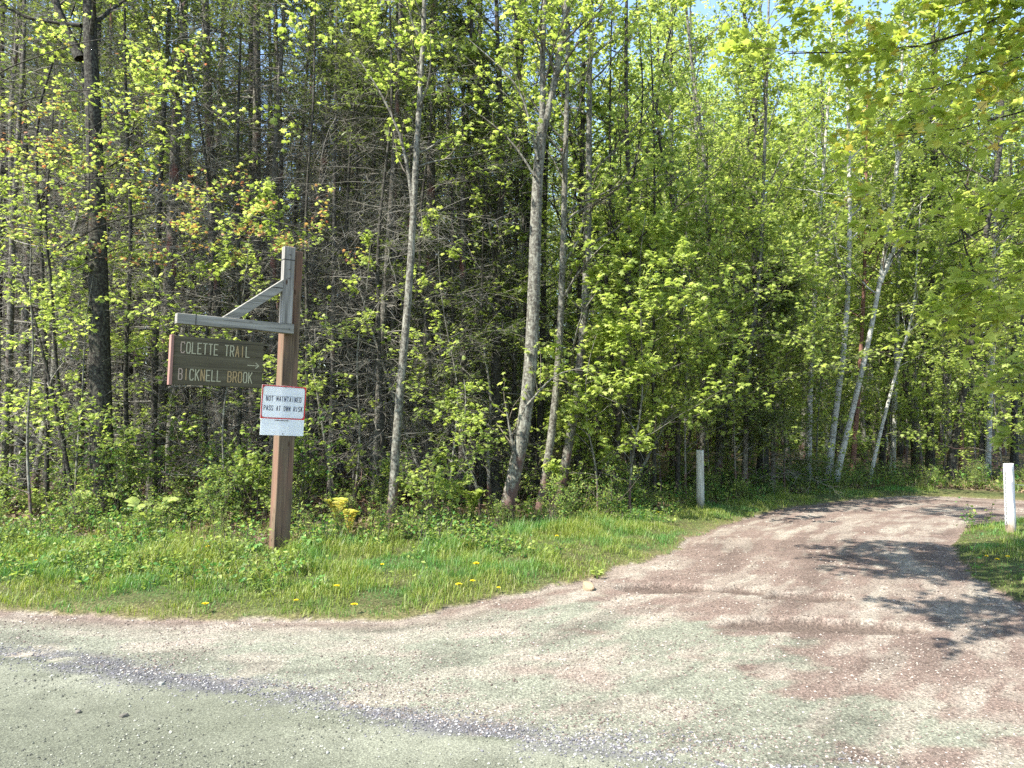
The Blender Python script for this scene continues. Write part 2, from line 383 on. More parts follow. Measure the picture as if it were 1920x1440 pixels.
M['floor'] = ground_material('forest floor', 16, .4, .9, peb=22)

st = .04; gx = np.arange(-9.6, 15., st); gy = np.arange(1.6, 18.4, st); X, Y = np.meshgrid(gx, gy); Z = height(X, Y)
CL = classes(X, Y); HF = hole_field(X, Y)
LR = seg_dist(X, Y, RE)
# real pigments of the ground: pinkish gravel, pale sage dust, purple-grey loose stone, brown soil
pink = np.array([.168, .125, .102]); sage = np.array([.186, .19, .144]); pale = np.array([.265, .232, .188]); asph = np.array([.116, .122, .088]); purp = np.array([.082, .079, .09])
big = fbm(X * .7, Y * 1.3, 30, 3); med = fbm(X * 1.9 + 40, Y * 3.4, 31, 5)
wp = sstep(.465, .535, .5 * big + .5 * med + .15 * (X - 1.15) + .06 * (Y - 5.2))      # more pink to the right and back
pinkedge = 1 - sstep(.05, .55, seg_dist(X, Y, VE)); wp = np.maximum(wp, pinkedge * .9)
C = sage + (pink - sage) * wp[..., None]
DV = seg_dist(X, Y, VE); DV = DV * (1 + .03 * X)
ruts = .6 * fbm(X * .55 + .4 * Y, DV * 3.6 + .5 * (fbm(X, Y, 44) - .5), 41, 4) + .4 * fbm(X * 2.2, Y * 4.6, 43, 4); C = C + (pale - C) * ((sstep(.53, .64, ruts) * .5 + .6 * sstep(.55, .64, fbm(X * 3.1, DV * 7, 47, 4))))[..., None]
C = C * (1 - .28 * sstep(.52, .34, ruts))[..., None] if False else C * (1 - .26 * (1 - sstep(.34, .48, ruts)))[..., None]
ring = np.exp(-((HF / .045 - .18) / .12) ** 2) * (HF > .0015); C = C + (np.array([.27, .235, .195]) - C) * (ring * .7)[..., None]
rim = sstep(.35, .75, HF / .045); C = C + (np.array([.100, .075, .060]) - C) * np.clip(rim, 0, .92)[..., None]
ro = (CL == 1)
Ca = asph + (sage - asph) * (sstep(.40, .62, fbm(X * 1.2, Y * 2.8, 50)) * (1 - sstep(.0, .9, LR)) + .25 * sstep(.5, .7, fbm(X * .7, Y * 2, 51)))[..., None].clip(0, 1)
C = np.where(ro[..., None], Ca, C)
strip = (1 - sstep(.02, .22, LR + .28 * (fbm(X * 3, Y * 5, 60) - .5))) * sstep(.34, .55, fbm(X * 3, Y * 6, 61))
C = C + (purp - C) * (strip * .75)[..., None]
C = C * (.78 + .30 * fbm(X * 9, Y * 9, 70, 3))[..., None]
turf = np.array([.075, .065, .03]) + (np.array([.045, .07, .018]) - np.array([.075, .065, .03])) * fbm(X * 3, Y * 3, 80)[..., None]
C = np.where((CL == 2)[..., None], turf + np.array([.05, .035, .02]) * (1 - sstep(.0, .35, seg_dist(X, Y, VE)))[..., None], C)
C = np.where((CL == 3)[..., None], np.array([.07, .05, .032]) + np.array([.06, .05, .03]) * fbm(X * 5, Y * 5, 81)[..., None], C)
C = np.clip(C, .01, .9)
ny, nx = X.shape; VV = np.stack([X, Y, Z], -1).reshape(-1, 3); CC = np.concatenate([C.reshape(-1, 3), np.ones((ny * nx, 1))], 1)
ii = np.arange(ny * nx).reshape(ny, nx); Q = np.stack([ii[:-1, :-1], ii[:-1, 1:], ii[1:, 1:], ii[1:, :-1]], -1).reshape(-1, 4); QC = CL[:-1, :-1].reshape(-1)
for cls, nm, mt in ((0, 'gravel_trail', 'gravel'), (1, 'road', 'asphalt'), (2, 'grass_verge', 'turf'), (3, 'forest_floor', 'floor')):
    q = Q[QC == cls]; us, inv = np.unique(q, return_inverse=True)
    b = MB(); b.add(VV[us], q=inv.reshape(-1, 4), smooth=True); me = b.mesh(nm, M[mt])
    ca = me.color_attributes.new('tint', 'FLOAT_COLOR', 'POINT'); ca.data.foreach_set('color', CC[us].astype(np.float32).ravel())
    put(nm, me, kind='structure')
# the ground beyond: one sheet out to the horizon
b = MB()
R0 = [-1500, -300, -80, -30, -9.6 + .1, 14.9, 30, 80, 300, 1500]; R1 = [-1500, -200, -40, 1.7, 18.2, 30, 60, 200, 1500]
vx, vy = np.meshgrid(R0, R1); zz = np.full(vx.shape, -.03); b_i = np.arange(vx.size).reshape(vx.shape)
inner = lambda j, i: (R0[i] >= -9.6 and R0[i + 1] <= 15 and R1[j] >= 1.6 and R1[j + 1] <= 18.4)
qs = [(b_i[j, i], b_i[j, i + 1], b_i[j + 1, i + 1], b_i[j + 1, i]) for j in range(len(R1) - 1) for i in range(len(R0) - 1) if not inner(j, i)]
b.add(np.stack([vx, vy, zz], -1).reshape(-1, 3), q=qs); me = b.mesh('ground', M['floor'])
ca = me.color_attributes.new('tint', 'FLOAT_COLOR', 'POINT'); ca.data.foreach_set('color', np.tile([.10, .08, .05, 1.], (vx.size, 1)).astype(np.float32).ravel())
put('ground', me, kind='structure')

rng = np.random.default_rng(7)
# ---- loose stones
def stones(pos, size, mb, rng):
    a = (1 + 5 ** .5) / 2
    iv = np.array([(-1,a,0),(1,a,0),(-1,-a,0),(1,-a,0),(0,-1,a),(0,1,a),(0,-1,-a),(0,1,-a),(a,0,-1),(a,0,1),(-a,0,-1),(-a,0,1)], float) / 1.9
    it = [(0,11,5),(0,5,1),(0,1,7),(0,7,10),(0,10,11),(1,5,9),(5,11,4),(11,10,2),(10,7,6),(7,1,8),(3,9,4),(3,4,2),(3,2,6),(3,6,8),(3,8,9),(4,9,5),(2,4,11),(6,2,10),(8,6,7),(9,8,1)]
    n = len(pos); V = iv[None] * rng.uniform(.7, 1.25, (n, 12, 1)); th = rng.uniform(0, 2 * pi, n); c, s = np.cos(th)[:, None], np.sin(th)[:, None]
    sc = np.stack([rng.uniform(.8, 1.4, n), rng.uniform(.6, 1., n), rng.uniform(.4, .7, n)], 1)[:, None]
    V = V * sc * .5; x = V[..., 0] * c - V[..., 1] * s; y = V[..., 0] * s + V[..., 1] * c
    V = np.stack([x, y, V[..., 2]], -1) * size[:, None, None] + pos[:, None]
    mb.add(V, t=(np.arange(n)[:, None, None] * 12 + np.array(it)[None]).reshape(-1, 3))
def stonemat(name, a, b2, c):
    t = NT(name); g = t.n('ShaderNodeNewGeometry'); return t.done(t.bsdf(t.ramp(g.outputs['Random Per Island'], [(0, a), (.6, b2), (1, c)]), .85, t.bump(t.noise(200, 3, t.coord()), .5, .002), .3))
M['stone'] = stonemat('loose stone', (.07, .068, .075), (.14, .135, .145), (.34, .33, .31))
M['stone_w'] = stonemat('trail stone', (.07, .052, .042), (.17, .135, .11), (.36, .32, .27)); M['stone_r'] = stonemat('road grit', (.05, .05, .04), (.13, .135, .10), (.30, .30, .24))
pl = np.array(RE); n = 9000; k = rng.integers(0, len(pl) - 2, n); f = rng.random(n)[:, None]; p = pl[k] * (1 - f) + pl[k + 1] * f + rng.normal(0, 1, (n, 2)) * (.05 + .11 * rng.random((n, 1)))
keep = (fbm(p[:, 0] * 3, p[:, 1] * 6, 61) > .36) & (np.abs(p[:, 0]) < 5); p = p[keep]
z = height(p[:, 0], p[:, 1]); sz = .006 + .012 * rng.random(len(p)) ** 2.5; b = MB(); stones(np.c_[p, z + sz * .15], sz, b, rng)
b.build('loose_gravel', M['stone'], label='strip of loose purple grey stone chips along the road edge', cat='gravel', kind='stuff')
def grit(n, cls, seed, x0=-5.5, x1=9.5):
    r = np.random.default_rng(seed); y = 2.5 / (1 - r.random(n) * (1 - 2.5 / 13.5)); x = r.uniform(-.8, .8, n) * y; p = np.c_[x, y]; c = classes(x, y)
    keep = (c == cls) & (hole_field(x, y) < .006) & (r.random(n) < .25 + .75 * sstep(.40, .62, fbm(x * 2.2, y * 3, 66))); p = p[keep]; n = len(p); sz = (.004 + .016 * r.random(n) ** 5) * (.7 + p[:, 1] * .09)
    O = np.array([(1, 0, 0), (-1, 0, 0), (0, 1, 0), (0, -1, 0), (0, 0, 1.), (0, 0, -1.)]) * .5; T = [(0, 2, 4), (2, 1, 4), (1, 3, 4), (3, 0, 4)]
    V = O[None] * r.uniform(.6, 1.3, (n, 6, 1)); th = r.uniform(0, 2 * pi, n); c_, s_ = np.cos(th)[:, None], np.sin(th)[:, None]
    V = np.stack([V[..., 0] * c_ - V[..., 1] * s_, V[..., 0] * s_ + V[..., 1] * c_, V[..., 2] * .7], -1) * sz[:, None, None] + np.c_[p, height(p[:, 0], p[:, 1]) + sz * .12][:, None]
    b = MB(); b.add(V, t=(np.arange(n)[:, None, None] * 6 + np.array(T)[None]).reshape(-1, 3)); return b
grit(150000, 0, 5).build('trail_gravel', M['stone_w'], label='small tan stones scattered over the dirt trail', cat='gravel', kind='stuff')
grit(90000, 1, 6).build('road_grit', M['stone_r'], label='fine grit lying on the dusty road surface', cat='gravel', kind='stuff')

# ---- grass
def grassmat(name, a, b2, c, d):
    t = NT(name); g = t.n('ShaderNodeNewGeometry'); col = t.ramp(g.outputs['Random Per Island'], [(0, a), (.5, b2), (.86, c), (1, d)])
    n = t.noise(1.3, 3, t.coord()); col = t.mix(t.ramp(n, [(.47, (0, 0, 0)), (.60, (.7, .7, .7))]), col, (.055, .20, .05))
    dd = t.bsdf(col, .45, None, .4); tr = t.n('ShaderNodeBsdfTranslucent'); t.l(t.mix(1., col, (1.4, 1.4, .7), 'MULTIPLY'), tr.inputs[0])
    ms = t.n('ShaderNodeMixShader'); ms.inputs[0].default_value = .4; t.l(dd, ms.inputs[1]); t.l(tr.outputs[0], ms.inputs[2]); return t.done(ms.outputs[0])
M['grass'] = grassmat('grass', (.10, .16, .025), (.19, .245, .04), (.29, .32, .09), (.36, .34, .18))
def blades(pos, h, wd, mb, rng):
    n = len(pos); th = rng.uniform(0, 2 * pi, n); d = np.stack([np.cos(th), np.sin(th), 0 * th], 1); s = np.stack([-np.sin(th), np.cos(th), 0 * th], 1)
    ln = rng.uniform(.1, .9, n) * h; z = np.array([0, 0, 1.])
    mid = pos + z * (h * .55)[:, None] + d * (ln * .3)[:, None]; tip = pos + z * (h * rng.uniform(.7, 1., n))[:, None] + d * ln[:, None]
    w2 = (wd / 2)[:, None]
    V = np.stack([pos - s * w2, pos + s * w2, mid + s * w2 * .8, mid - s * w2 * .8, tip], 1); i = np.arange(n)[:, None] * 5
    mb.add(V, q=i + np.array([[0, 1, 2, 3]]), t=i + np.array([[3, 2, 4]]))
def scatter(n, x0, x1, y0, y1, cls, rng):
    p = np.c_[rng.uniform(x0, x1, n), rng.uniform(y0, y1, n)]; c = classes(p[:, 0], p[:, 1]); return p[np.isin(c, cls)]
for nm, (n, x0, x1, y0, y1), lab in (('grass', (420000, -8.2, 8.5, 5.6, 15.2), 'spring grass growing along the verge between road and woods'),
                                     ('island_grass', (60000, 4.2, 9.5, 5.5, 12.2), 'grass tuft patch right of the trail around the white post')):
    p = scatter(n, x0, x1, y0, y1, (2,), rng); isl = inpoly(p[:, 0], p[:, 1], IE); p = p[isl] if nm != 'grass' else p[~isl]
    p = p[np.abs(p[:, 0]) < .76 * p[:, 1] + .6]
    e = np.minimum(seg_dist(p[:, 0], p[:, 1], VE), seg_dist(p[:, 0], p[:, 1], IE[1:-1]))
    clump = fbm(p[:, 0] * 4, p[:, 1] * 4, 90)
    m = rng.random(len(p)) < np.clip(.10 + 1.9 * sstep(-.05, .3, e) * sstep(.2, .5, clump), 0, 1); p = p[m]; e = e[m]; clump = clump[m]
    h = (.045 + .065 * sstep(.0, 1.6, e)) * rng.uniform(.4, 1.4, len(p)) * (.35 + 1.4 * sstep(.3, .7, fbm(p[:, 0] * 2.6, p[:, 1] * 2.6, 91)))
    b = MB(); blades(np.c_[p, height(p[:, 0], p[:, 1]) - .005], h, .0035 + .0045 * rng.random(len(p)), b, rng)
    b.build(nm, M['grass'], label=lab, cat='grass', kind='stuff')
# sparse grass in the shade at the forest edge
p = scatter(60000, -8, 12, 8.5, 17, (3,), rng); e = seg_dist(p[:, 0], p[:, 1], FE); p = p[(e < 1.3 * rng.random(len(p)) ** .7)]
b = MB(); blades(np.c_[p, height(p[:, 0], p[:, 1])], rng.uniform(.08, .26, len(p)), np.full(len(p), .007), b, rng)
b.build('edge_grass', M['grass'], label='taller shaded grass along the foot of the trees', cat='grass', kind='stuff')

# ---- broad-leaved weeds in the verge
def weeds(p, hh, mb, rng, nl=9, size=.05, mi=None):
    n = len(p); base = np.c_[p, height(p[:, 0], p[:, 1])]; P = np.empty((n, 4, 3)); d = rng.normal(0, .25, (n, 2))
    for k in range(4): P[:, k] = base; P[:, k, :2] += d * (k / 3 * hh)[:, None]; P[:, k, 2] += k / 3 * hh
    mb.tubes(P, np.full((n, 4), .0025), 3)
    for k in range(2):
        sel = rng.random(n) < (.72 if k == 0 else .28); leafy(rng, mb, P[sel], nl, size, LEAF2, mi=1 + k, tilt=.55, jit=.035, t0=.15, droop=0.)
p = scatter(42000, -8.2, 8.5, 6.3, 14.5, (2,), rng); e = seg_dist(p[:, 0], p[:, 1], VE); cl = fbm(p[:, 0] * 1.4, p[:, 1] * 1.4, 95)
m = (~inpoly(p[:, 0], p[:, 1], IE)) & (rng.random(len(p)) < .45 * sstep(.3, 1.6, e) * sstep(.36, .56, cl)); p = p[m]
pb = gr(523, 1040); p = p[(np.abs(p[:, 0] - pb[0]) > .22) | (np.abs(p[:, 1] - pb[1] + .25) > .55)]
b = MB(); weeds(p, rng.uniform(.06, .20, len(p)) * (1 + .8 * sstep(1.4, 2.6, seg_dist(p[:, 0], p[:, 1], VE))), b, rng)
b.build('weeds', [M['twig_brown'], M['leaf_shrub'], M['leaf_emerald']], label='low leafy weeds mixed in the grass of the verge', cat='weeds', kind='stuff')
# ---- leaf litter and ground cover in the woods
p = scatter(60000, -9.5, 14, 8.5, 18, (3,), rng); b = MB(); n = len(p)
b.leaves(np.c_[p, height(p[:, 0], p[:, 1]) + .02], np.array([0, 0, 1.]) + rng.normal(0, .4, (n, 3)), rng.normal(size=(n, 3)), rng.uniform(.05, .10, n), *LEAF2)
b.build('leaf_litter', M['litter'], label='brown fallen leaves covering the forest floor', cat='leaf litter', kind='stuff')
p = scatter(42000, -9.5, 14, 8.6, 18, (3,), rng); e = seg_dist(p[:, 0], p[:, 1], FE); cl = fbm(p[:, 0] * .9, p[:, 1] * .9, 97)
m = rng.random(len(p)) < (.22 * sstep(.32, .6, cl) * (1.1 - .8 * sstep(.5, 4, e))); p = p[m]
b = MB(); weeds(p, rng.uniform(.10, .38, len(p)), b, rng, nl=7, size=.07)
b.build('ground_cover', [M['twig_brown'], M['leaf_shrub'], M['leaf_emerald']], label='knee high leafy ground cover under the trees', cat='ground cover', kind='stuff')

# ================================================================ SIGN POST, SIGNS, BOLLARDS
def woodmat(name, a, b2, c, crack=(.03, .025, .02), axis=2, red=None, dirt=None):
    t = NT(name); sc = [38, 38, 38]; sc[axis] = 1.6
    cc = t.coord(tuple(sc)); n = t.noise(1., 5, cc, .65)
    col = t.ramp(n, [(.3, a), (.5, b2), (.7, c)])
    if red: col = t.mix(t.ramp(t.noise(.9, 2, t.coord((4, 4, 1.2))), [(.42, (0, 0, 0)), (.58, (1, 1, 1))]), col, t.mix(.75, col, red))
    sc2 = [60, 60, 60]; sc2[axis] = .9; n2 = t.noise(1.0, 3, t.coord(tuple(sc2)), .5)
    col = t.mix(t.ramp(n2, [(.63, (0, 0, 0)), (.67, (1, 1, 1))]), col, crack)
    v = t.n('ShaderNodeTexVoronoi'); v.inputs['Scale'].default_value = 1; s3 = [7, 7, 7]; s3[axis] = 2.5; t.l(t.coord(tuple(s3)), v.inputs['Vector'])
    col = t.mix(t.ramp(v.outputs['Distance'], [(.05, (1, 1, 1)), (.11, (0, 0, 0))]), col, (.06, .035, .02))
    if dirt:
        sx = t.n('ShaderNodeSeparateXYZ'); t.l(t.coord((1, 1, 1)), sx.inputs[0]); ma = t.n('ShaderNodeMath', operation='MULTIPLY_ADD'); t.l(t.noise(7, 4, t.coord((1, 1, .5))), ma.inputs[0]); ma.inputs[1].default_value = .35; t.l(sx.outputs[2], ma.inputs[2])
        col = t.mix(t.ramp(ma.outputs[0], [(.24, (1, 1, 1)), (.36, (0, 0, 0))]), col, dirt)
        col = t.mix(t.ramp(t.noise(9, 5, t.coord((1.5, 1.5, .5)), .7), [(.50, (0, 0, 0)), (.66, (.7, .7, .7))]), col, t.mix(.6, col, dirt))
    return t.done(t.bsdf(col, .8, t.bump(n2, .6, .006), .2))
M['wood_brown'] = woodmat('weathered brown post wood', (.06, .042, .028), (.125, .09, .058), (.20, .155, .10), red=(.18, .095, .065))
M['wood_grey'] = woodmat('silver grey wood', (.11, .105, .09), (.21, .20, .175), (.34, .33, .30))
M['wood_grey_x'] = woodmat('silver grey wood beam', (.13, .125, .10), (.22, .21, .18), (.34, .33, .29), axis=0)
M['board'] = woodmat('dark olive board', (.055, .046, .028), (.085, .073, .044), (.12, .105, .066), crack=(.035, .03, .022), axis=0)
M['board_red'] = woodmat('reddish end grain', (.17, .09, .07), (.27, .15, .12), (.36, .22, .17))
def flat(name, c, rough=.5, **k):
    t = NT(name); col = t.mix(t.ramp(t.noise(14, 4, t.coord()), [(.3, (0, 0, 0)), (.8, (.5, .5, .5))]), c, tuple(x * .75 for x in c)); return t.done(t.bsdf(col, rough, **k))
M['metal_dark'] = flat('dark iron', (.03, .03, .03), .5)
M['letter'] = flat('cream routed letter', (.36, .34, .22)); M['letter_o'] = flat('orange stained letter', (.34, .24, .11)); M['letter_p'] = flat('pinkish letter', (.36, .27, .20))
M['red_paint'] = flat('red border', (.62, .045, .04), .4); M['ink'] = flat('dark lettering', (.035, .045, .08), .5); M['ink_line'] = flat('grey line', (.22, .22, .24), .5)
t = NT('white plastic sheet'); d = t.bsdf((.92, .92, .92), .4, None, .4); tr = t.n('ShaderNodeBsdfTranslucent'); tr.inputs[0].default_value = (.95, .96, .98, 1)
ms = t.n('ShaderNodeMixShader'); ms.inputs[0].default_value = .35; t.l(d, ms.inputs[1]); t.l(tr.outputs[0], ms.inputs[2]); M['sheet'] = t.done(ms.outputs[0])
M['white_post'] = woodmat('flaking white paint', (.46, .46, .43), (.60, .60, .57), (.68, .68, .66), crack=(.22, .20, .17), dirt=(.22, .17, .12))
M['white_post_old'] = woodmat('worn whitewashed wood', (.20, .20, .165), (.34, .34, .29), (.50, .50, .45), crack=(.10, .09, .07), dirt=(.13, .12, .08))

def bevel(o, w=.006, seg=2):
    m = o.modifiers.new('bevel', 'BEVEL'); m.width = w; m.segments = seg; m.limit_method = 'ANGLE'; return o
base = at(523, 1035, 8.53); base[2] = H(base[0], base[1]); top = at(549, 470, 8.53)
zt = (top - base); hgt = np.linalg.norm(zt); zt = zt / hgt
A = math.radians(36); ex = np.array([-math.cos(A), -math.sin(A), 0.]); ex = nrm(ex - ex @ zt * zt); ey = np.cross(zt, ex)
SP = np.eye(4); SP[:3, 0] = ex; SP[:3, 1] = ey; SP[:3, 2] = zt; SP[:3, 3] = base
sp = empty('sign_post', (0, 0, 0), label='tall square wooden post with a braced grey gallows arm, leaning slightly in the roadside grass', cat='post')
sp.matrix_world = Matrix(SP.tolist())
def bx(name, lo, hi, mat, parent, rot=None, bev=.006, label=None):
    b = MB(); b.box(lo, hi, rot); o = b.build(name, mat, parent, label=label); bevel(o, bev); return o
hw = .093
bx('post', (-hw, -hw, -.3), (hw, hw, hgt - .015), M['wood_brown'], sp, bev=.008)
AT = hgt - .875   # arm top
bx('upright', (.035, hw + .001, AT - .0), (.158, hw + .10, hgt), M['wood_grey'], sp, label='silver grey upright timber fixed to the front of the post')
bx('arm', (.012, hw + .003, AT - .112), (1.25, hw + .108, AT - .002), M['wood_grey_x'], sp, label='grey horizontal beam with split end')
# brace: slanting timber from the upright down to the arm
p0 = np.array([.12, 0, AT + .46]); p1 = np.array([.70, 0, AT + .005]); dd = nrm(p1 - p0); L = np.linalg.norm(p1 - p0)
BR = np.eye(4); BR[:3, 0] = dd; BR[:3, 1] = (0, 1, 0); BR[:3, 2] = np.cross(dd, (0, 1, 0)); BR[:3, 3] = p0
b = MB(); th = .052; up = np.cross(dd, (0, 1, 0));
prof = []
for sgn in (-1, 1):   # two long edges, cut flush on the upright face and the arm top
    o_ = p0 + up * th * sgn; a0 = o_ + dd * ((.158 - .004 - o_[0]) / dd[0]); a1 = o_ + dd * ((AT - .0005 - o_[2]) / dd[2]); prof.append((a0, a1))
y0, y1 = hw + .012, hw + .098; q = [prof[0][0], prof[0][1], prof[1][1], prof[1][0]]
v = [(p[0], y0, p[2]) for p in q] + [(p[0], y1, p[2]) for p in q]
b.add(v, [(0, 1, 2, 3), (7, 6, 5, 4), (0, 4, 5, 1), (1, 5, 6, 2), (2, 6, 7, 3), (3, 7, 4, 0)])
bevel(b.build('brace', M['wood_grey_x'], sp, label='pale diagonal brace between upright and arm'), .005)
bx('strap', (.032, hw + .0, hgt - .155), (.161, hw + .103, hgt - .145), M['metal_dark'], sp, bev=.001)
bx('strap', (1.06, hw + .001, AT - .115), (1.068, hw + .111, AT + .001), M['metal_dark'], sp, bev=.001)
for x_, z_ in ((.095, hgt - .09), (.095, hgt - .26), (.095, hgt - .36), (.07, AT - .06)):
    b = MB(); b.tubes([[(x_, hw + .095, z_), (x_, hw + .115, z_)]], [[.007, .007]], 8, cap=True); b.build('bolt', M['metal_dark'], sp)

# stroke lettering
GL = {'C': [[(1,.85),(.8,1),(.2,1),(0,.82),(0,.18),(.2,0),(.8,0),(1,.15)]], 'O': [[(.2,0),(.8,0),(1,.18),(1,.82),(.8,1),(.2,1),(0,.82),(0,.18),(.2,0)]],
 'L': [[(0,1),(0,0),(1,0)]], 'E': [[(1,1),(0,1),(0,0),(1,0)],[(0,.52),(.8,.52)]], 'T': [[(0,1),(1,1)],[(.5,1),(.5,0)]], 'R': [[(0,0),(0,1),(.75,1),(1,.85),(1,.62),(.75,.48),(0,.48)],[(.5,.48),(1,0)]],
 'A': [[(0,0),(.5,1),(1,0)],[(.2,.36),(.8,.36)]], 'I': [[(.5,0),(.5,1)]], 'B': [[(0,0),(0,1),(.72,1),(.95,.86),(.95,.65),(.72,.53),(0,.53)],[(.72,.53),(1,.38),(1,.15),(.75,0),(0,0)]],
 'K': [[(0,0),(0,1)],[(1,1),(0,.42)],[(.3,.58),(1,0)]], 'N': [[(0,0),(0,1),(1,0),(1,1)]], 'M': [[(0,0),(0,1),(.5,.35),(1,1),(1,0)]], 'P': [[(0,0),(0,1),(.75,1),(1,.85),(1,.6),(.75,.46),(0,.46)]],
 'S': [[(1,.85),(.8,1),(.2,1),(0,.84),(0,.66),(.2,.54),(.8,.46),(1,.34),(1,.16),(.8,0),(.2,0),(0,.15)]], 'W': [[(0,1),(.22,0),(.5,.7),(.78,0),(1,1)]], 'D': [[(0,0),(0,1),(.65,1),(1,.8),(1,.2),(.65,0),(0,0)]],
 '>': [[(0,.5),(1,.5)],[(.72,.95),(1,.5),(.72,.05)]]}
def words(text, x0, x1, zb, h, y, cw, stroke, depth, mats, matl, parent):
    for w_ in range(len(text.split())):
        parts_ = text.split(); t_ = ' '.join(p if i == w_ else ' ' * len(p) for i, p in enumerate(parts_))
        b = MB(); letters(t_, x0, x1, zb, h, y, cw, b, stroke, depth, mats); b.build('lettering', matl, parent)
def letters(text, x0, x1, zb, h, y, cw, mb, stroke, depth, mats=None, xs=None, slope=0.):
    """text runs from x0 (its left, larger x) down to x1 along -x of the local frame, standing proud of plane y"""
    n = len(text); adv = (x1 - x0) / (n - (1 - cw))
    for k, ch in enumerate(text):
        if ch == ' ': continue
        xa = x0 + adv * k; ww = adv * cw * (.3 if ch == 'I' else 1); xa += adv * cw * (.35 if ch == 'I' else 0); m = mats[k] if mats else 0
        for j, sg in enumerate(GL[ch]):
            yy = y + depth * (1 + .15 * j)
            pts = np.array([(xa + ww * p, zb + h * q + slope * (xa + ww * p - x0)) for p, q in sg])
            for a, c in zip(pts[:-1], pts[1:]):
                d = nrm(c - a); nrl = np.array([-d[1], d[0]]) * stroke / 2; a2 = a - d * stroke * .42; c2 = c + d * stroke * .42
                q4 = [a2 + nrl, a2 - nrl, c2 - nrl, c2 + nrl]; v = [(p[0], y, p[1]) for p in q4] + [(p[0], yy, p[1]) for p in q4]
                mb.add(v, [(4, 5, 6, 7), (0, 4, 7, 3), (1, 2, 6, 5), (0, 1, 5, 4), (3, 7, 6, 2)], mi=m)
                yy += depth * .02
# hanging board
ts = empty('trail_sign', (0, 0, 0), label='dark olive wooden sign board reading COLETTE TRAIL and BICKNELL BROOK, hung under the grey arm', cat='sign')
TSM = SP.copy(); ts.matrix_world = Matrix(TSM.tolist())
bz1 = AT - .112 - .125; bz0 = bz1 - .51; bxl, bxr = 1.275, .335; by = hw + .035
for k in range(3):
    zz0 = bz0 + (bz1 - bz0) * k / 3; bx('plank', (bxr, by, zz0 + .0012), (bxl - .012, by + .042 + .001 * (k % 2), zz0 + (bz1 - bz0) / 3 - .0012), M['board'], ts, bev=.003)
bx('end_batten', (bxl - .012, by - .03, bz0 - .006), (bxl + .018, by + .062, bz1 + .006), M['board_red'], ts, bev=.004, label='reddish weathered end piece of the board')
for x_ in (.95, .45):
    b = MB(); th_ = np.linspace(0, 2 * pi, 13); ring = np.stack([x_ + .012 * np.cos(th_), np.full(13, by + .02), bz1 + .03 + .022 * np.sin(th_)], 1); b.tubes(ring[None], np.full((1, 13), .003), 5)
    b.tubes([[(x_, by + .02, bz1 - .01), (x_, by + .02, bz1 + .012)]], [[.003, .003]], 5)
    b.tubes([[(x_, by + .035, bz1 + .045), (x_, by + .035, bz1 + .14)]], [[.003, .003]], 5)
    b.build('hanger', M['metal_dark'], ts)
yf = by + .0435
words('COLETTE TRAIL', bxl - .085, bxr + .155, bz1 - .175, .112, yf, .62, .0108, .003, [2, 0, 0, 0, 0, 0, 0, 0, 0, 0, 1, 1, 0], [M['letter'], M['letter_o'], M['letter_p']], ts)
words('BICKNELL BROOK', bxl - .075, bxr + .115, bz0 + .055, .112, yf, .62, .0108, .003, [2, 1, 0, 0, 1, 0, 0, 0, 0, 1, 1, 1, 0, 0], [M['letter'], M['letter_o'], M['letter_p']], ts)
b = MB(); letters('>', bxr + .165, bxr + .045, bz0 + .215, .065, yf, 1., b, .009, .0025); b.build('arrow', M['letter'], ts)

# warning sign on the post
def z_at(v, Y): return at(540, v, Y)[2]
wz1 = z_at(728, 8.34) / zt[2] - .02; wz0 = wz1 - .565; wx = .255; wy = hw + .004
RT = np.eye(4); r_ = math.radians(-1.2); RT[0, 0] = math.cos(r_); RT[0, 2] = math.sin(r_); RT[2, 0] = -math.sin(r_); RT[2, 2] = math.cos(r_); 
WM = SP.copy(); cen = np.array([.06, 0, (wz0 + wz1) / 2]); WM[:3, 3] = SP[:3, :3] @ cen + base; WM = WM @ RT
ws = empty('warning_sign', (0, 0, 0), label='white red bordered sheet reading NOT MAINTAINED PASS AT OWN RISK, nailed on the post', cat='sign'); ws.matrix_world = Matrix(WM.tolist())
hh = (wz1 - wz0) / 2; mid = hh - .385
bx('upper_panel', (-wx, wy, mid), (wx, wy + .004, hh), M['sheet'], ws, bev=.0008)
bx('lower_panel', (-wx + .004, wy + .005, -hh), (wx - .008, wy + .009, mid + .004), M['sheet'], ws, bev=.0008)
# border: rounded frame ring
def frame(x0, x1, z0, z1, wd, rad, y, yt, mb, open_bottom=False, ns=8):
    outer = []; inner_ = []
    for (cx, cz, sx, sz, a0) in ((x1, z1, -1, -1, 0), (x0, z1, 1, -1, 90), (x0, z0, 1, 1, 180), (x1, z0, -1, 1, 270)):
        for k in range(ns + 1):
            a = math.radians(a0 + 90 * k / ns); ix = cx + sx * (wd + rad) + rad * math.cos(a); iz = cz + sz * (wd + rad) + rad * math.sin(a)
            inner_.append((ix, iz)); ro_ = .006; outer.append((cx + sx * ro_ + ro_ * math.cos(a), cz + sz * ro_ + ro_ * math.sin(a)))
    n = len(outer); v = [(p[0], yt, p[1]) for p in outer] + [(p[0], yt, p[1]) for p in inner_] + [(p[0], y, p[1]) for p in outer] + [(p[0], y, p[1]) for p in inner_]
    q = []
    for k in range(n):
        j = (k + 1) % n; q += [(k, j, n + j, n + k), (k, 2 * n + k, 2 * n + j, j), (n + k, n + j, 3 * n + j, 3 * n + k)]
    mb.add(v, q)
b = MB(); frame(-wx + .001, wx - .001, mid + .006, hh - .001, .012, .03, wy + .0042, wy + .006, b); b.build('border', M['red_paint'], ws)
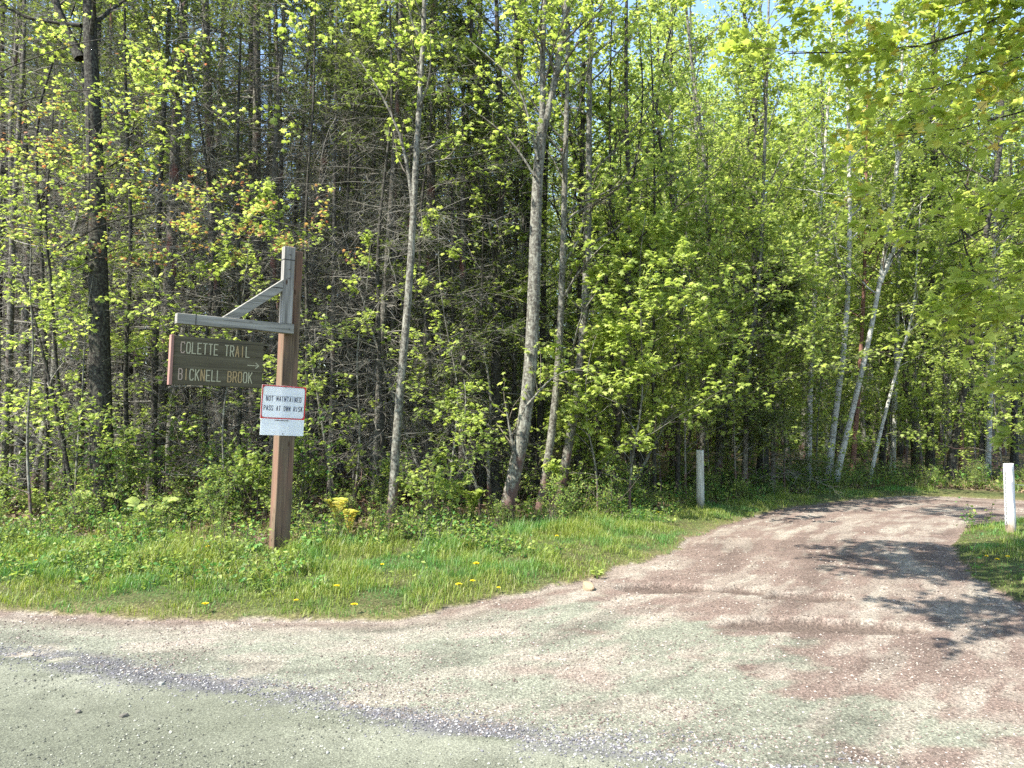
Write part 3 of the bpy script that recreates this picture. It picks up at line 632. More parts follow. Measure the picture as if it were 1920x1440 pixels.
b = MB(); frame(-wx + .015, wx - .015, mid + .020, hh - .015, .0022, .028, wy + .0042, wy + .0052, b); b.build('inner_line', M['ink_line'], ws)
b = MB(); b.box((-wx + .03, wy + .0043, hh - .122), (wx - .03, wy + .005, hh - .118)); b.build('rule', M['ink_line'], ws)
words('NOT MAINTAINED', wx - .055, -wx + .055, hh - .178, .050, wy + .0043, .56, .0062, .0012, None, M['ink'], ws)
words('PASS AT OWN RISK', wx - .035, -wx + .035, hh - .285, .052, wy + .0043, .54, .0062, .0012, None, M['ink'], ws)
b = MB(); b.box((-.07, wy + .0095, mid - .014), (.09, wy + .0135, mid - .007)); b.build('batten', M['metal_dark'], ws)
b = MB()
for x_, z_ in ((-.01, hh - .012), (-.01, -hh + .02)):
    b = MB(); b.tubes([[(x_, wy + .004, z_), (x_, wy + .014, z_)]], [[.006, .006]], 8, cap=True); b.build('nail', M['metal_dark'], ws)

# round gate posts
def round_post(u, vb, vt, Y, r, mat, label, square=False, lean=0):
    p = gr(u, vb); z0 = H(p[0], p[1]); h = at(u, vt, p[1])[2] - z0; e = empty('bollard', (p[0], p[1], z0), rng.uniform(0, 6), label=label, cat='post', group='white posts at the trail entrance')
    K = 14; S_ = 28; zz = np.r_[-.2, np.linspace(0, h - .006, K - 3), h - .002, h - .001]; rr = r * (1 + .015 * np.sin(zz * 5)); rr[-2] *= .97; rr[-1] *= .9
    th = np.arange(S_) * 2 * pi / S_; wv = 1 + .02 * np.sin(3 * th + 1) + .008 * rng.normal(size=S_)
    if square: c_, s_ = np.cos(th), np.sin(th); wv = 1.0 / (np.abs(c_) ** 6 + np.abs(s_) ** 6) ** (1 / 6) * .93
    V = np.stack([rr[:, None] * wv * np.cos(th) + lean * zz[:, None], rr[:, None] * wv * np.sin(th), zz[:, None] + 0 * th + (.004 * np.sin(th * 2 + 1) * (zz[:, None] > h - .01))], -1)
    i = np.arange(K * S_).reshape(K, S_); j = np.roll(i, -1, 1); b = MB(); b.add(V, np.stack([i[:-1], j[:-1], j[1:], i[1:]], -1).reshape(-1, 4), smooth=True)
    t_ = i[-1]; b2 = [(t_[0], t_[k], t_[k + 1]) for k in range(1, S_ - 1)]; b.t.append((np.array(b2), 0, False))
    b.build('post', mat, e); return e, p, z0, h
e1, p1_, z1_, h1_ = round_post(1313.5, 959, 844, 0, .062, M['white_post_old'], 'shorter weathered whitish post with a wire hook, at the left edge of the dirt trail')
b = MB(); b.tubes([[(.055, .02, h1_ - .09), (.085, .03, h1_ - .075), (.11, .03, h1_ - .03)]], [[.004, .004, .003]], 5); b.build('hook', M['metal_dark'], e1); e1.rotation_euler.z = -.3
e2, p2_, z2_, h2_ = round_post(1896, 1006, 869, 0, .06, M['white_post'], 'bright white post with painted grey shadow patches, standing in the grass right of the trail', lean=-.012); e2.rotation_euler.z = 0.0
# leaf and branch shadow on the white post, painted as grey patches
b = MB(); S_ = 9
M['post_shade'] = flat('painted grey shadow', (.30, .31, .35), .8)
b = None
for (a0, zc, ha, hz) in ((-1.75, .66 * h2_, .33, .075), (-1.50, .52 * h2_, .22, .10), (-1.38, .42 * h2_, .14, .05), (-1.62, .30 * h2_, .06, .02)):
    b = MB(); th = np.linspace(0, 2 * pi, 15)[:-1]; rr = 1 + .18 * np.sin(3 * th + zc * 9); aa = a0 + ha * rr * np.cos(th); zz = zc + hz * rr * np.sin(th)
    R_ = .0622; ctr = [(R_ * math.cos(a0) * 1.01 - .012 * zc, R_ * math.sin(a0) * 1.01, zc)]; V = ctr + [(R_ * math.cos(x) - .012 * z_, R_ * math.sin(x), z_) for x, z_ in zip(aa, zz)]
    b.add(V, t=[(0, 1 + k, 1 + (k + 1) % 14) for k in range(14)]); b.build('painted_shadow', M['post_shade'], e2)
# chain hanging from the white post
ch = MB(); 
for k in range(26):
    zc = h2_ - .075 - k * .028; th = np.linspace(0, 2 * pi, 13); a, c = .0085 * np.cos(th), .0185 * np.sin(th)
    ring = np.stack([a * (k % 2) , a * (1 - k % 2), zc + c], 1); ch.tubes(ring[None], np.full((1, 13), .0028), 5)
M['steel'] = NT('galvanised steel'); M['steel'] = M['steel'].done(M['steel'].bsdf((.42, .42, .43), .4, None, .5))
ch.build('chain', M['steel'], label='galvanised chain hanging down beside the bright white post', cat='chain').location = (p2_[0] - .088, p2_[1] - .03, z2_)
b = MB(); b.tubes([[(p2_[0] + .05, p2_[1], z2_ + .62), (p2_[0] + 1.2, p2_[1] + .2, z2_ + .52), (p2_[0] + 2.6, p2_[1] + .5, z2_ + .55)]], [[.0025] * 3], 4)
b.build('wire', M['steel'], label='thin wire running right from the bright white post', cat='wire')

# rock at the trail edge, small stones you can count
def rock(u, v, wpx, mat, label, seed):
    p = gr(u, v); s = wpx / F * p[1]; rg = np.random.default_rng(seed)
    nu, nv = 22, 14; th = np.linspace(0, 2 * pi, nu + 1)[:-1]; ph = np.linspace(0.02, pi - .02, nv); TH, PH = np.meshgrid(th, ph)
    d = np.stack([np.sin(PH) * np.cos(TH), np.sin(PH) * np.sin(TH), np.cos(PH)], -1)
    r = np.ones(d.shape[:2])
    for _ in range(14): 
        n_ = nrm(rg.normal(size=3)); q = rg.uniform(.62, .85); dn = d @ n_; r = np.minimum(r, np.where(dn > .05, q / np.maximum(dn, .05), 9))
    V = d * r[..., None] * np.array([.5, .36, .32]) * s * 1.25; i = np.arange(nu * nv).reshape(nv, nu); j = np.roll(i, -1, 1); b = MB(); b.add(V, np.stack([i[:-1], i[1:], j[1:], j[:-1]], -1).reshape(-1, 4))
    o = b.build('rock', mat, label=label, cat='rock', group='single rocks lying on the trail and road'); o.location = (p[0], p[1], H(*p) + s * .10); o.rotation_euler = (0, 0, rg.uniform(0, 6)); return o
M['rock_tan'] = flat('tan rock', (.27, .20, .125), .9); M['rock_grey'] = flat('grey rock', (.25, .25, .22), .9); M['rock_dark'] = flat('dark clod', (.12, .11, .09), .9)
rock(1104, 1104, 30, M['rock_tan'], 'tan angular rock at the grass edge where the trail begins', 1)
rock(232, 1345, 15, M['rock_dark'], 'larger dark clod lying on the pavement at lower left, second from the left', 2)
rock(146, 1337, 12, M['rock_dark'], 'small dark clod on the pavement, leftmost in the picture', 3)
rock(1258, 1418, 12, M['rock_grey'], 'pale stone in the purple gravel at the bottom right of centre', 4)
rock(303, 1283, 11, M['rock_grey'], 'light grey pebble on the near side of the purple gravel strip', 5)
rock(595, 1347, 9, M['rock_grey'], 'pale pebble below the signpost on the dusty road', 6)
rock(614, 1411, 8, M['rock_grey'], 'pale pebble on smooth pavement near the bottom edge', 7)

# ---- dandelions
M['dandelion'] = flat('dandelion yellow', (.80, .62, .02), .6); M['fluff'] = flat('seed fluff', (.6, .6, .55), .9); M['stem'] = flat('green stem', (.12, .2, .04), .6)
def dandelion_meshes():
    b = MB(); P = np.array([[(0, 0, 0), (.004, .002, .05), (.002, .006, .10), (0, 0, .135)]]); b.tubes(P, np.full((1, 4), .0024), 5); st_ = b.mesh('stem', M['stem'])
    b = MB(); n = 60; rg = np.random.default_rng(3); a = rg.uniform(0, 2 * pi, n); el = rg.uniform(.05, 1.3, n); ax = np.stack([np.cos(a) * np.cos(el), np.sin(a) * np.cos(el), np.sin(el)], 1)
    b.leaves(np.tile([0, 0, .133], (n, 1)), np.cross(ax, rg.normal(size=(n, 3))), ax, np.full(n, .026) * (1 - .35 * np.sin(el)), [(-.10, 0, 0), (.10, 0, 0), (.16, .9, 0), (0, 1, 0), (-.16, .9, 0)], [(0, 1, 2), (0, 2, 3), (0, 3, 4)])
    return st_, b.mesh('flower_head', M['dandelion'])
dst, dhd = dandelion_meshes()
DL = [((893, 1070), 1.2, 'largest dandelion flower in the middle of the verge right of the signpost'), ((860, 1102), 1.05, 'dandelion below and left of the largest one'), ((886, 1096), .9, 'small dandelion close right of a bigger one, under the largest flower'),
      ((664, 1134), 1.1, 'dandelion at the road edge of the grass, right of the signpost foot'), ((385, 1135), 1.1, 'dandelion at the road edge of the grass, left of the signpost foot'), ((390, 1038), .9, 'dandelion high in the verge left of the signpost'),
      ((631, 1112), .95, 'dandelion between the signpost foot and the road edge, slightly right'), ((907, 1014), .9, 'dandelion in the tall grass before the leaning grey trunk'), ((1044, 1016), .8, 'dandelion near the top of the verge towards the trail'),
      ((717, 1070), .8, 'small dandelion midway up the verge right of the signpost'), ((555, 1132), .75, 'tiny dandelion just left of two brighter flowers by the road edge'), ((68, 1060), .8, 'tiny dandelion at the far left end of the verge'),
      ((1233, 967), .8, 'dandelion at the forest edge left of the weathered post'), ((935, 1103), .7, 'faint dandelion at the right end of the verge flowers'),
      ((1870, 1055), .8, 'pale dandelion under the bright white post, middle of three'), ((1850, 1046), .7, 'pale dandelion under the bright white post, left of three'), ((1890, 1052), .8, 'pale dandelion under the bright white post, right of three')]
for k, ((u, v), s, lab) in enumerate(DL):
    s2 = s * (.55 if v > 1090 else .85); p = gr(u, v, .13 * s2); e = empty('dandelion', (p[0], p[1], H(*p)), k * 1.7, label=lab, cat='flower', group='yellow dandelions in the grass'); e.scale = (s * 1.2, s * 1.2, s2)
    put('stem', dst, e); put('flower_head', dhd, e)

# ================================================================ WOODS
rng = np.random.default_rng(21)
WG = [M['bark_grey'], M['twig_brown']]; WD = [M['bark_dark'], M['twig_brown']]; WC = [M['bark_conifer'], M['twig_grey']]; WP = [M['bark_pale'], M['twig_brown']]; WB = [M['bark_brown'], M['twig_brown']]
LF = [M['leaf'], M['leaf_young']]
COT = 1 / math.tan(SUN_EL)
def shade_from(u, v, h):
    p = gr(u, v); return ('w', p[0] + SH[0] * h * COT, p[1] + SH[1] * h * COT, h)
EXCL = []      # (x, y, r) places taken
def trace(pts, Y, h=None, K=18):
    """photo outline of a trunk -> path at distance Y, grown on above the picture to height h; local to its base"""
    if np.isscalar(Y): Y = [Y] * len(pts)
    P = [at(u, v, y) for (u, v), y in zip(pts, Y)]; P[0][2] = -.12
    P = np.array(P)
    if h and P[-1][2] < h:
        d = nrm(P[-1] - P[-2] + np.array([0, 0, 2.5])); n = max(1, int((h - P[-1][2]) / 1.5)); e = [P[-1] + d * (h - P[-1][2]) / d[2] * (k + 1) / n for k in range(n)]
        P = np.vstack([P, e])
    base = P[0].copy(); base[2] = H(base[0], base[1]); P = resample(P, K) - base; return P, base
def hero(pts, Y, wpx, kind, label, h=11, name=None, forks=(), wm=None, rad=None, reserve=.45, **kw):
    P, base = trace(pts, Y, h); Y0 = Y if np.isscalar(Y) else Y[0]; r = (rad or wpx / 2 / F * Y0)
    fk = []
    for fpts, fw in forks:
        fp = np.array([at(u, v, Y0) for u, v in fpts]); 
        if fp[-1][2] < h and fp[-1][2] > at(0, 40, Y0)[2]: fp = np.vstack([fp, fp[-1] + nrm(fp[-1] - fp[-2] + [0, 0, 1.]) * 2.5])
        fk.append((resample(fp, 10) - base, fw / 2 / F * Y0))
    EXCL.append((base[0], base[1], reserve)); lm = LF
    if kind == 'conifer': wd, lf = conif(rng, P, r, h, **kw); lm = M['needle']; wm = wm or WC; nm = 'conifer_tree'; cat = 'conifer'
    else: wd, lf = decid(rng, P, r, forks=fk, **kw); wm = wm or WG; nm = 'leafy_tree'; cat = 'tree'
    return emit(name or nm, wd, lf, wm, lm, base, label=label, cat=cat)

DK = dict(n1=26, t0=.22, L=1.6, n2=6, n3=2, nl=3)
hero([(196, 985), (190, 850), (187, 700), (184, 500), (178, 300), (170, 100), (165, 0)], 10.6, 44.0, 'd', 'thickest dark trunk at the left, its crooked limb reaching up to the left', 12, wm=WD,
     forks=[([(150, 110), (138, 78), (120, 50), (95, 0)], 17), ([(152, 48), (110, 38), (60, 42), (5, 35)], 7), ([(178, 330), (240, 290), (300, 250)], 5)], n1=14, t0=.5, L=1.8, n2=6, n3=2, nl=4, young=.15)
hero([(285, 985), (288, 800), (292, 600), (300, 330), (309, 180), (319, 0)], 12., 13.7, 'conifer', 'straight blackish conifer trunk close right of the thickest trunk', 13, wm=[M['bark_dark'], M['twig_grey']], n1=56, L=1.5, need=.6)
hero([(514, 960), (512, 700), (512, 400), (520, 200), (535, 0)], 13., 15.2, 'conifer', 'grey conifer trunk rising just left of the sign post', 13, n1=60, L=1.6, need=.6)
hero([(576, 970), (576, 600), (572, 420), (574, 300), (590, 255), (589, 150), (591, 0)], 11.6, 8.4, 'd', 'thin blackish trunk with a kink, right behind the top of the sign post', 10, wm=WD, n1=16, t0=.5, L=1.1, n2=5, n3=0, nl=3)
hero([(618, 975), (624, 700), (627, 400), (629, 200), (632, 0)], 12.8, 10.6, 'conifer', 'slim conifer trunk first to the right of the sign post', 12, n1=56, L=1.6, need=.5)
hero([(733, 992), (741, 850), (752, 700), (764, 600), (771, 500), (776, 380), (779, 300), (788, 180), (796, 60), (797, 0)], 10.3, 18.2, 'd', 'lichen grey trunk curving upward midway between sign post and the leaning forked trunk', 11,
     n1=18, t0=.45, L=1.5, n2=6, n3=2, nl=4, forks=[([(775, 400), (768, 330), (750, 240), (722, 190), (690, 130), (655, 90)], 8)])
hero([(700, 960), (715, 640), (724, 500), (735, 400), (740, 250), (751, 100), (752, 0)], 12.2, 15.2, 'conifer', 'conifer with reddish bark patches left of the lichen grey curved trunk', 13, wm=[M['bark_conifer'], M['twig_grey']], n1=60, L=1.8, need=.7)
hero([(735, 930), (736, 600), (740, 400), (745, 0)], 13.2, 9.9, 'conifer', 'thin conifer half hidden behind the red patched conifer', 13, n1=60, L=1.7)
hero([(941, 992), (955, 925), (972, 860), (985, 790), (996, 680), (1001, 560), (1004, 430), (1007, 330), (1016, 240)], 10.5, 27.4, 'd', 'big pale grey leaning trunk in the middle that forks in two high up', 5.6, reserve=.6, K_=0,
     n1=7, t0=.55, L=1.0, n2=5, n3=2, nl=3, forks=[([(1014, 262), (1020, 200), (1017, 120), (1020, 50), (1023, -60)], 17), ([(1014, 262), (1034, 190), (1046, 120), (1058, 60), (1066, -40)], 19)]) if False else None
def main_tree():
    pts = [(941, 992), (955, 925), (972, 860), (985, 790), (996, 680), (1001, 560), (1004, 430), (1007, 330), (1018, 225)]
    P = np.array([at(u, v, 10.5) for u, v in pts]); P[0][2] = -.1; base = P[0].copy(); base[2] = H(base[0], base[1]); P = resample(P, 16) - base
    K = 16; px = np.interp(np.linspace(0, 1, K), [0, .08, .3, .6, .85, 1], [34, 28, 26, 24, 20, 20]); R = px / 2 / F * 10.5
    wd = MB(); lf = MB(); wd.tubes(P[None], R[None], 14)
    for fp, fw in (([(1014, 268), (1020, 200), (1015, 120), (1020, 50), (1023, -60), (1030, -260)], 13), ([(1014, 262), (1034, 190), (1046, 120), (1058, 60), (1066, -40), (1085, -280)], 14.5)):
        f = resample(np.array([at(u, v, 10.5) for u, v in fp]), 14) - base; FR = (fw / 2 / F * 10.5) * np.linspace(1, .45, 14); FR[0] *= 1.1
        wd.tubes(f[None], FR[None], 10); br, rr, t, ln = child(rng, f[None], FR[None], 12, .15, .98, 1.6, 55, 7, up=.3, wob=.15, rf=.35, even=True); wd.tubes(br, rr, 5, 1)
        c, cr, _, _ = child(rng, br, rr, 7, .2, 1, .5, 45, 4, up=.1, flat=.5); wd.tubes(c, cr, 3, 1); leafy(rng, lf, c, 9, .085, LEAFM)
    # small limbs: upward sweeping one to the left at 250, dead ones lower
    for fp, fw in (([(1008, 300), (980, 160), (920, 110), (880, 75)], 6), ([(1002, 330), (960, 260), (900, 215), (850, 180)], 5), ([(968, 880), (962, 840), (955, 800), (948, 760)], 9), ([(988, 760), (1040, 700), (1090, 690)], 5)):
        f = resample(np.array([at(u, v, 10.4) for u, v in fp]), 8) - base; wd.tubes(f[None], (fw / 2 / F * 10.4 * np.linspace(1, .3, 8))[None], 6)
        br, rr, t, ln = child(rng, f[None], (fw / 2 / F * 10.4 * np.linspace(1, .3, 8))[None], 8, .2, 1, .6, 45, 5, up=.1, wob=.15); wd.tubes(br, rr, 3, 1); leafy(rng, lf, br, 6, .085, LEAFM)
    EXCL.append((base[0], base[1], .6)); emit('leafy_tree', wd, lf, WG, LF, base, label='big pale grey leaning trunk in the middle that forks in two high up', cat='tree')
main_tree()
hero([(1008, 965), (1030, 850), (1044, 750), (1052, 600), (1056, 450), (1060, 300), (1064, 150), (1066, 0)], 11.3, 16.0, 'd', 'slimmer grey trunk right behind the big leaning forked trunk', 11, n1=22, t0=.3, L=1.8, n2=7, n3=2, nl=4)
hero([(1040, 962), (1078, 780), (1096, 620), (1104, 400), (1104, 200), (1108, 0)], 12., 18.2, 'd', 'straight grey trunk third to the right of the leaning fork, with leafy twigs low down', 12, n1=20, t0=.12, L=1.6, n2=6, n3=2, nl=4)
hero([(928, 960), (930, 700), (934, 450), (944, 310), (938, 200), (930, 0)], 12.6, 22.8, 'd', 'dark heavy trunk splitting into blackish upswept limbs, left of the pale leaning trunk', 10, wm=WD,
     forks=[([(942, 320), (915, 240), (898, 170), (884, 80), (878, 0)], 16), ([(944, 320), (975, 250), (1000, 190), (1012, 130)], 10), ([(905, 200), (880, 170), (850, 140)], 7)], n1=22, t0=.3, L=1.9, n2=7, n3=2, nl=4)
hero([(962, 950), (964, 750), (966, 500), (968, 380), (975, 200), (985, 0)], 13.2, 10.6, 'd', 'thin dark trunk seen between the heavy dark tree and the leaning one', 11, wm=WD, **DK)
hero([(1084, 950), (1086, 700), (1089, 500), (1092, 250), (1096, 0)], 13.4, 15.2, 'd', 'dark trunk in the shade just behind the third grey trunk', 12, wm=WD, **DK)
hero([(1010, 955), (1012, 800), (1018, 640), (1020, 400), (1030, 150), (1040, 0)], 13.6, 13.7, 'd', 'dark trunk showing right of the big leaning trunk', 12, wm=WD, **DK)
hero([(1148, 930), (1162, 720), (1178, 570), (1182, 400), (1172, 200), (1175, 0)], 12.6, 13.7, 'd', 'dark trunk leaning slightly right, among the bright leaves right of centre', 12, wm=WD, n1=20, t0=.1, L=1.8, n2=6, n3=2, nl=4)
hero([(900, 945), (902, 700), (904, 500), (910, 300)], 12.4, 7.6, 'd', 'crooked broken dark stem with a stub branch left of the heavy dark tree', 5.2, wm=WD, forks=[([(904, 660), (912, 640), (935, 628)], 6)], n1=10, t0=.5, L=.8, n2=4, n3=0, nl=2)
BL = dict(n1=24, t0=.35, L=1.7, n2=6, n3=3, nl=4, size=.08)
hero([(1550, 903), (1562, 800), (1578, 700), (1588, 600), (1594, 450), (1592, 300), (1590, 180)], 16.2, 12.9, 'd', 'white barked birch beyond the trail, left one of the pale pair', 12, name='birch_tree', wm=WP, **BL)
hero([(1561, 905), (1590, 800), (1612, 720), (1635, 610), (1652, 520), (1668, 420), (1682, 330), (1690, 240)], 16.0, 11.4, 'd', 'white barked birch leaning right and forking, right one of the pale pair', 12, name='birch_tree', wm=WP, forks=[([(1650, 530), (1680, 450), (1716, 380)], 9)], **BL)
hero([(1626, 905), (1648, 820), (1672, 730), (1690, 660), (1712, 600)], 16.3, 7.6, 'd', 'thin pale birch leaning strongly to the right beyond the trail', 6.5, name='birch_tree', wm=WP, n1=14, t0=.4, L=1.1, n2=5, n3=3, nl=4, size=.08)
hero([(1596, 898), (1600, 840), (1608, 780), (1612, 700), (1622, 500)], 17.2, 9.9, 'd', 'reddish brown trunk standing between the birches beyond the trail', 11, wm=WB, **BL)
hero([(1802, 905), (1804, 800), (1806, 720), (1812, 600), (1815, 300)], 18.5, 7.6, 'd', 'slim red brown trunk at the far right, left of the white post', 11, wm=WB, **BL)
hero([(1395, 925), (1402, 650), (1425, 540), (1430, 380), (1440, 100)], 14.5, 10.6, 'd', 'grey trunk rising above the weathered whitish post, leaning a little right', 12, n1=34, t0=.12, L=2., n2=8, n3=3, nl=5)
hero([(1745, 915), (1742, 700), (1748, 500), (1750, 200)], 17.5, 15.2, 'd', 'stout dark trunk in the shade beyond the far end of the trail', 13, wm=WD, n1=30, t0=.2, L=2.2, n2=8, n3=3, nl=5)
hero([(1672, 900), (1680, 700), (1684, 500), (1690, 380), (1700, 200)], 17.8, 10, 'd', 'slim upright birch right behind the leaning birch', 12, name='birch_tree', wm=WP, **BL)
hero([(1515, 900), (1520, 700), (1530, 500), (1545, 300), (1560, 100)], 17.0, 11, 'd', 'pale birch a little apart, left of the birch pair', 12, name='birch_tree', wm=WP, **BL)
hero([(1850, 905), (1858, 700), (1862, 500), (1870, 200)], 18.0, 11, 'd', 'pale slim birch behind the bright white post, slightly left of it', 12, name='birch_tree', wm=WP, **BL)
for k_, (u_, y_, w_, l_) in enumerate(((668, 12.6, 9, 'slim black stem second to the right of the sign post'), (690, 13.4, 8, 'slim black stem third to the right of the sign post'), (722, 11.4, 9, 'slim dark stem pressed against the red patched conifer'), (806, 11.9, 8, 'slim dark stem just right of the grey curved trunk'),
        (838, 12.6, 9, 'second slim dark stem right of the grey curved trunk'), (885, 13.6, 10, 'slim dark stem behind the crooked broken stem'), (1125, 12.9, 10, 'slim dark stem right of the third grey trunk'), (1200, 13.3, 9, 'slim dark stem right of the leaning dark trunk'),
        (1228, 12.8, 8, 'second slim dark stem right of the leaning dark trunk'), (1270, 13.6, 10, 'slim dark stem left behind the weathered post'), (445, 11.8, 9, 'slim dark stem behind the right end of the hanging board'), (395, 12.4, 8, 'slim dark stem behind the middle of the hanging board'), (245, 11.6, 10, 'slim dark stem between thickest trunk and blackish conifer'), (88, 11.4, 9, 'slim dark stem halfway between left edge and thickest trunk'))):
    d_ = [rng.normal(0, 9) for _ in range(4)]
    pp_ = [(u_, 975 - 8 * (y_ - 11)), (u_ + d_[0], 700), (u_ + d_[1] * 1.6, 450), (u_ + d_[2] * 2.4, 200), (u_ + d_[3] * 3, 0)]
    if u_ < 850: hero(pp_, y_, w_, 'conifer', l_, 10, wm=[M['bark_dark'], M['twig_grey']], n1=60, L=1.5, n2=12, need=.3, green=.7, reserve=.25)
    else: hero(pp_, y_, w_, 'd', l_, 9.5, name='young_tree', wm=WD, n1=18, t0=.4, L=1.2, n2=5, n3=2, nl=3, size=.07, reserve=.25)
# green-needled hemlock in the middle distance
def hemlock(u, Y, h, r, label, L=2.0):
    P, base = trace([(u, 950), (u, 500)], Y, h); wd, lf = conif(rng, P, r, h, n1=64, t0=.1, L=L, n2=12, n3=3, green=.25, need=1.0)
    EXCL.append((base[0], base[1], .5)); emit('hemlock_tree', wd, lf, WC, M['needle'], base, label=label, cat='conifer')
hemlock(868, 12.9, 8.5, .09, 'feathery green hemlock left of the leaning forked trunk', 2.0)
hemlock(700, 16, 10, .10, 'dark green hemlock farther in, behind the red patched conifer', 2.1)
hemlock(1450, 14.8, 3.2, .05, 'small hemlock low at the left side of the trail', 1.5)

# ---- broad-leaved saplings filling the front, each with its own look
def sapling(u, v, h, label, lean=(0, 0), L=1.2, n1=16, t0=.1, nl=6, size=.09, young=0., wm=None, r=.02, lm=None, n2=5, up=.25, tmpl=LEAFM):
    p = gr(u, v); P = straight(h, lean, .05, rng); wd, lf = decid(rng, P, r, n1=n1, t0=t0, L=L, n2=n2, n3=2, nl=nl, size=size * .8, young=young, sides=6, up=up - .19, tmpl=tmpl)
    EXCL.append((p[0], p[1], .25)); return emit('maple_sapling', wd, lf, wm or WG, lm or LF, (p[0], p[1], H(*p)), label=label, cat='sapling')
GY = [M['leaf'], M['leaf_young']]; YY = [M['leaf_young'], M['leaf_bud']]
sapling(1180, 972, 4.6, 'leafy maple sapling with big pale leaves left of the weathered whitish post', L=1.5, n1=26, nl=6, n2=7, size=.11)
sapling(1120, 968, 3.0, 'low maple sapling with large bright leaves beside the third grey trunk', L=1.1, n1=17, nl=6, n2=7, size=.115)
sapling(1285, 948, 5.4, 'tall layered maple sapling directly behind the weathered whitish post', L=1.9, n1=31, nl=6, n2=7)
sapling(1380, 935, 6.2, 'spreading maple sapling at the left bend of the trail', L=2.1, n1=34, nl=6, n2=7)
sapling(1470, 925, 5.4, 'maple sapling with flat leaf layers left of the birch pair', L=2.0, n1=31, nl=6, n2=7)
sapling(1240, 938, 5.4, 'slender young maple left of the weathered whitish post', L=1.9, n1=37, nl=7, n2=7)
sapling(1675, 905, 4.6, 'maple sapling right of the thin leaning birch', L=1.7, n1=29, nl=7, n2=7, size=.085)
sapling(1530, 905, 7.0, 'young maple close left of the birch pair', L=1.8, n1=34, nl=7, n2=7, size=.085)
sapling(1770, 905, 5.6, 'leafy sapling beyond the far end of the trail, left of the white post', L=1.8, n1=29, nl=7, n2=7, size=.085)
sapling(1880, 915, 5.0, 'leafy sapling beyond the trail behind the bright white post', L=1.8, n1=29, nl=7, n2=7, size=.085)
sapling(1330, 925, 7.5, 'tall bushy young maple close behind the weathered whitish post and its sapling', L=2.3, n1=28, nl=5, n2=7)
sapling(1430, 915, 8.5, 'tallest young maple at the bend, its crown covering the trunks behind', L=2.4, n1=28, nl=5, n2=7)
sapling(1720, 900, 8.0, 'tall young maple right of the birches, crown reaching the maple boughs', L=2.2, n1=28, nl=5, n2=7, size=.085)
sapling(1830, 902, 8.5, 'tall young maple farthest right beyond the trail', L=2.2, n1=28, nl=5, n2=7, size=.085)
sapling(1575, 893, 4.2, 'bushy sapling hiding the feet of the reddish trunk', L=1.6, n1=24, nl=7, n2=6, size=.085)
sapling(1180, 948, 4.6, 'young maple in front of the right leaning dark trunk', L=1.6, n1=28, nl=5, n2=6)
sapling(60, 1000, 4.6, 'green maple sapling at the far left edge', L=1.3, n1=14, nl=4, size=.08)
sapling(135, 990, 3.6, 'low maple sapling left of the thickest trunk', L=1.4, n1=14, nl=5, size=.09)
sapling(-40, 985, 6.5, 'tall maple sapling cut by the left edge of the picture', L=1.2, n1=10, nl=4, size=.085)
sapling(900, 985, 2.0, 'low bright sapling at the foot of the leaning forked trunk', L=.8, n1=12, nl=5, size=.08)
sapling(840, 975, 4.6, 'thin leafy sapling between the grey curved trunk and the heavy dark tree', L=1.2, n1=14, nl=4, size=.085)
sapling(660, 975, 4.2, 'slim leafy sapling right of the sign post', L=1.1, n1=12, nl=4, size=.08)
# long maple boughs with young gold and red leaves, above the sign
def bough_tree(u, v, h, boughs, label, r=.03, Yb=None, wm=WD, lm=LF, name='maple_tree', size=.085, cat='tree', n=14, nl=7, young=.5, L=.55, trunk=None):
    if trunk is not None: base = np.array([trunk[0], trunk[1], H(*trunk)])
    else: p = gr(u, v); base = np.array([p[0], p[1], H(*p)])
    P = straight(h, (0, 0), .05, rng); wd = MB(); lf = MB(); wd.tubes(P[None], taper(len(P), r)[None], 9)
    for pts, w0, yg, *mu in boughs:
        mu = mu[0] if mu else 1
        W = np.array([at(*q) if len(q) == 3 else q[1:] for q in pts], float) - base; Wn = resample(W, 8); Wn[1:-1] += rng.normal(0, .05 * min(1, np.linalg.norm(W[-1] - W[0])), (6, 3)); f = resample(Wn, 12)
        zs = np.clip(f[0][2], .3, h * .95); st_ = np.array([np.interp(zs - .4, P[:, 2], P[:, 0]), np.interp(zs - .4, P[:, 2], P[:, 1]), zs - .4]); f = resample(np.vstack([st_, f]), 14)
        R = w0 * np.linspace(1, .18, 14); wd.tubes(f[None], R[None], 6)
        br, rr, t, ln = child(rng, f[None], R[None], int(n * mu), .15 if mu == 1 else .3, 1, L * (1.25 if mu > 1 else 1), 48, 5, up=.06, wob=.14, flat=.5, even=True, rmax=.01); wd.tubes(br, rr, 4, 1)
        c, cr, _, _ = child(rng, br, rr, 4, .25, 1, L * .4, 45, 4, up=.03, flat=.5, rmax=.005); wd.tubes(c, cr, 3, 1)
        leafy(rng, lf, c, nl, size, LEAFM, keep=1 - .5 * yg, jit=.04); leafy(rng, lf, br[:, 2:], nl, size, LEAFM, keep=1 - .5 * yg)
        if yg > 0:
            ty = np.repeat(t, 4) > .35; leafy(rng, lf, c[ty], 7, size * .85, LEAFM, mi=1, keep=yg)
            if len(lm) > 2: leafy(rng, lf, c, 6, size * .8, LEAFM, mi=2, keep=yg * .7); leafy(rng, lf, br, 8, size * .8, LEAFM, mi=2, keep=yg * .7)
    EXCL.append((base[0], base[1], .4)); return emit(name, wd, lf, wm, lm, base, label=label, cat=cat)
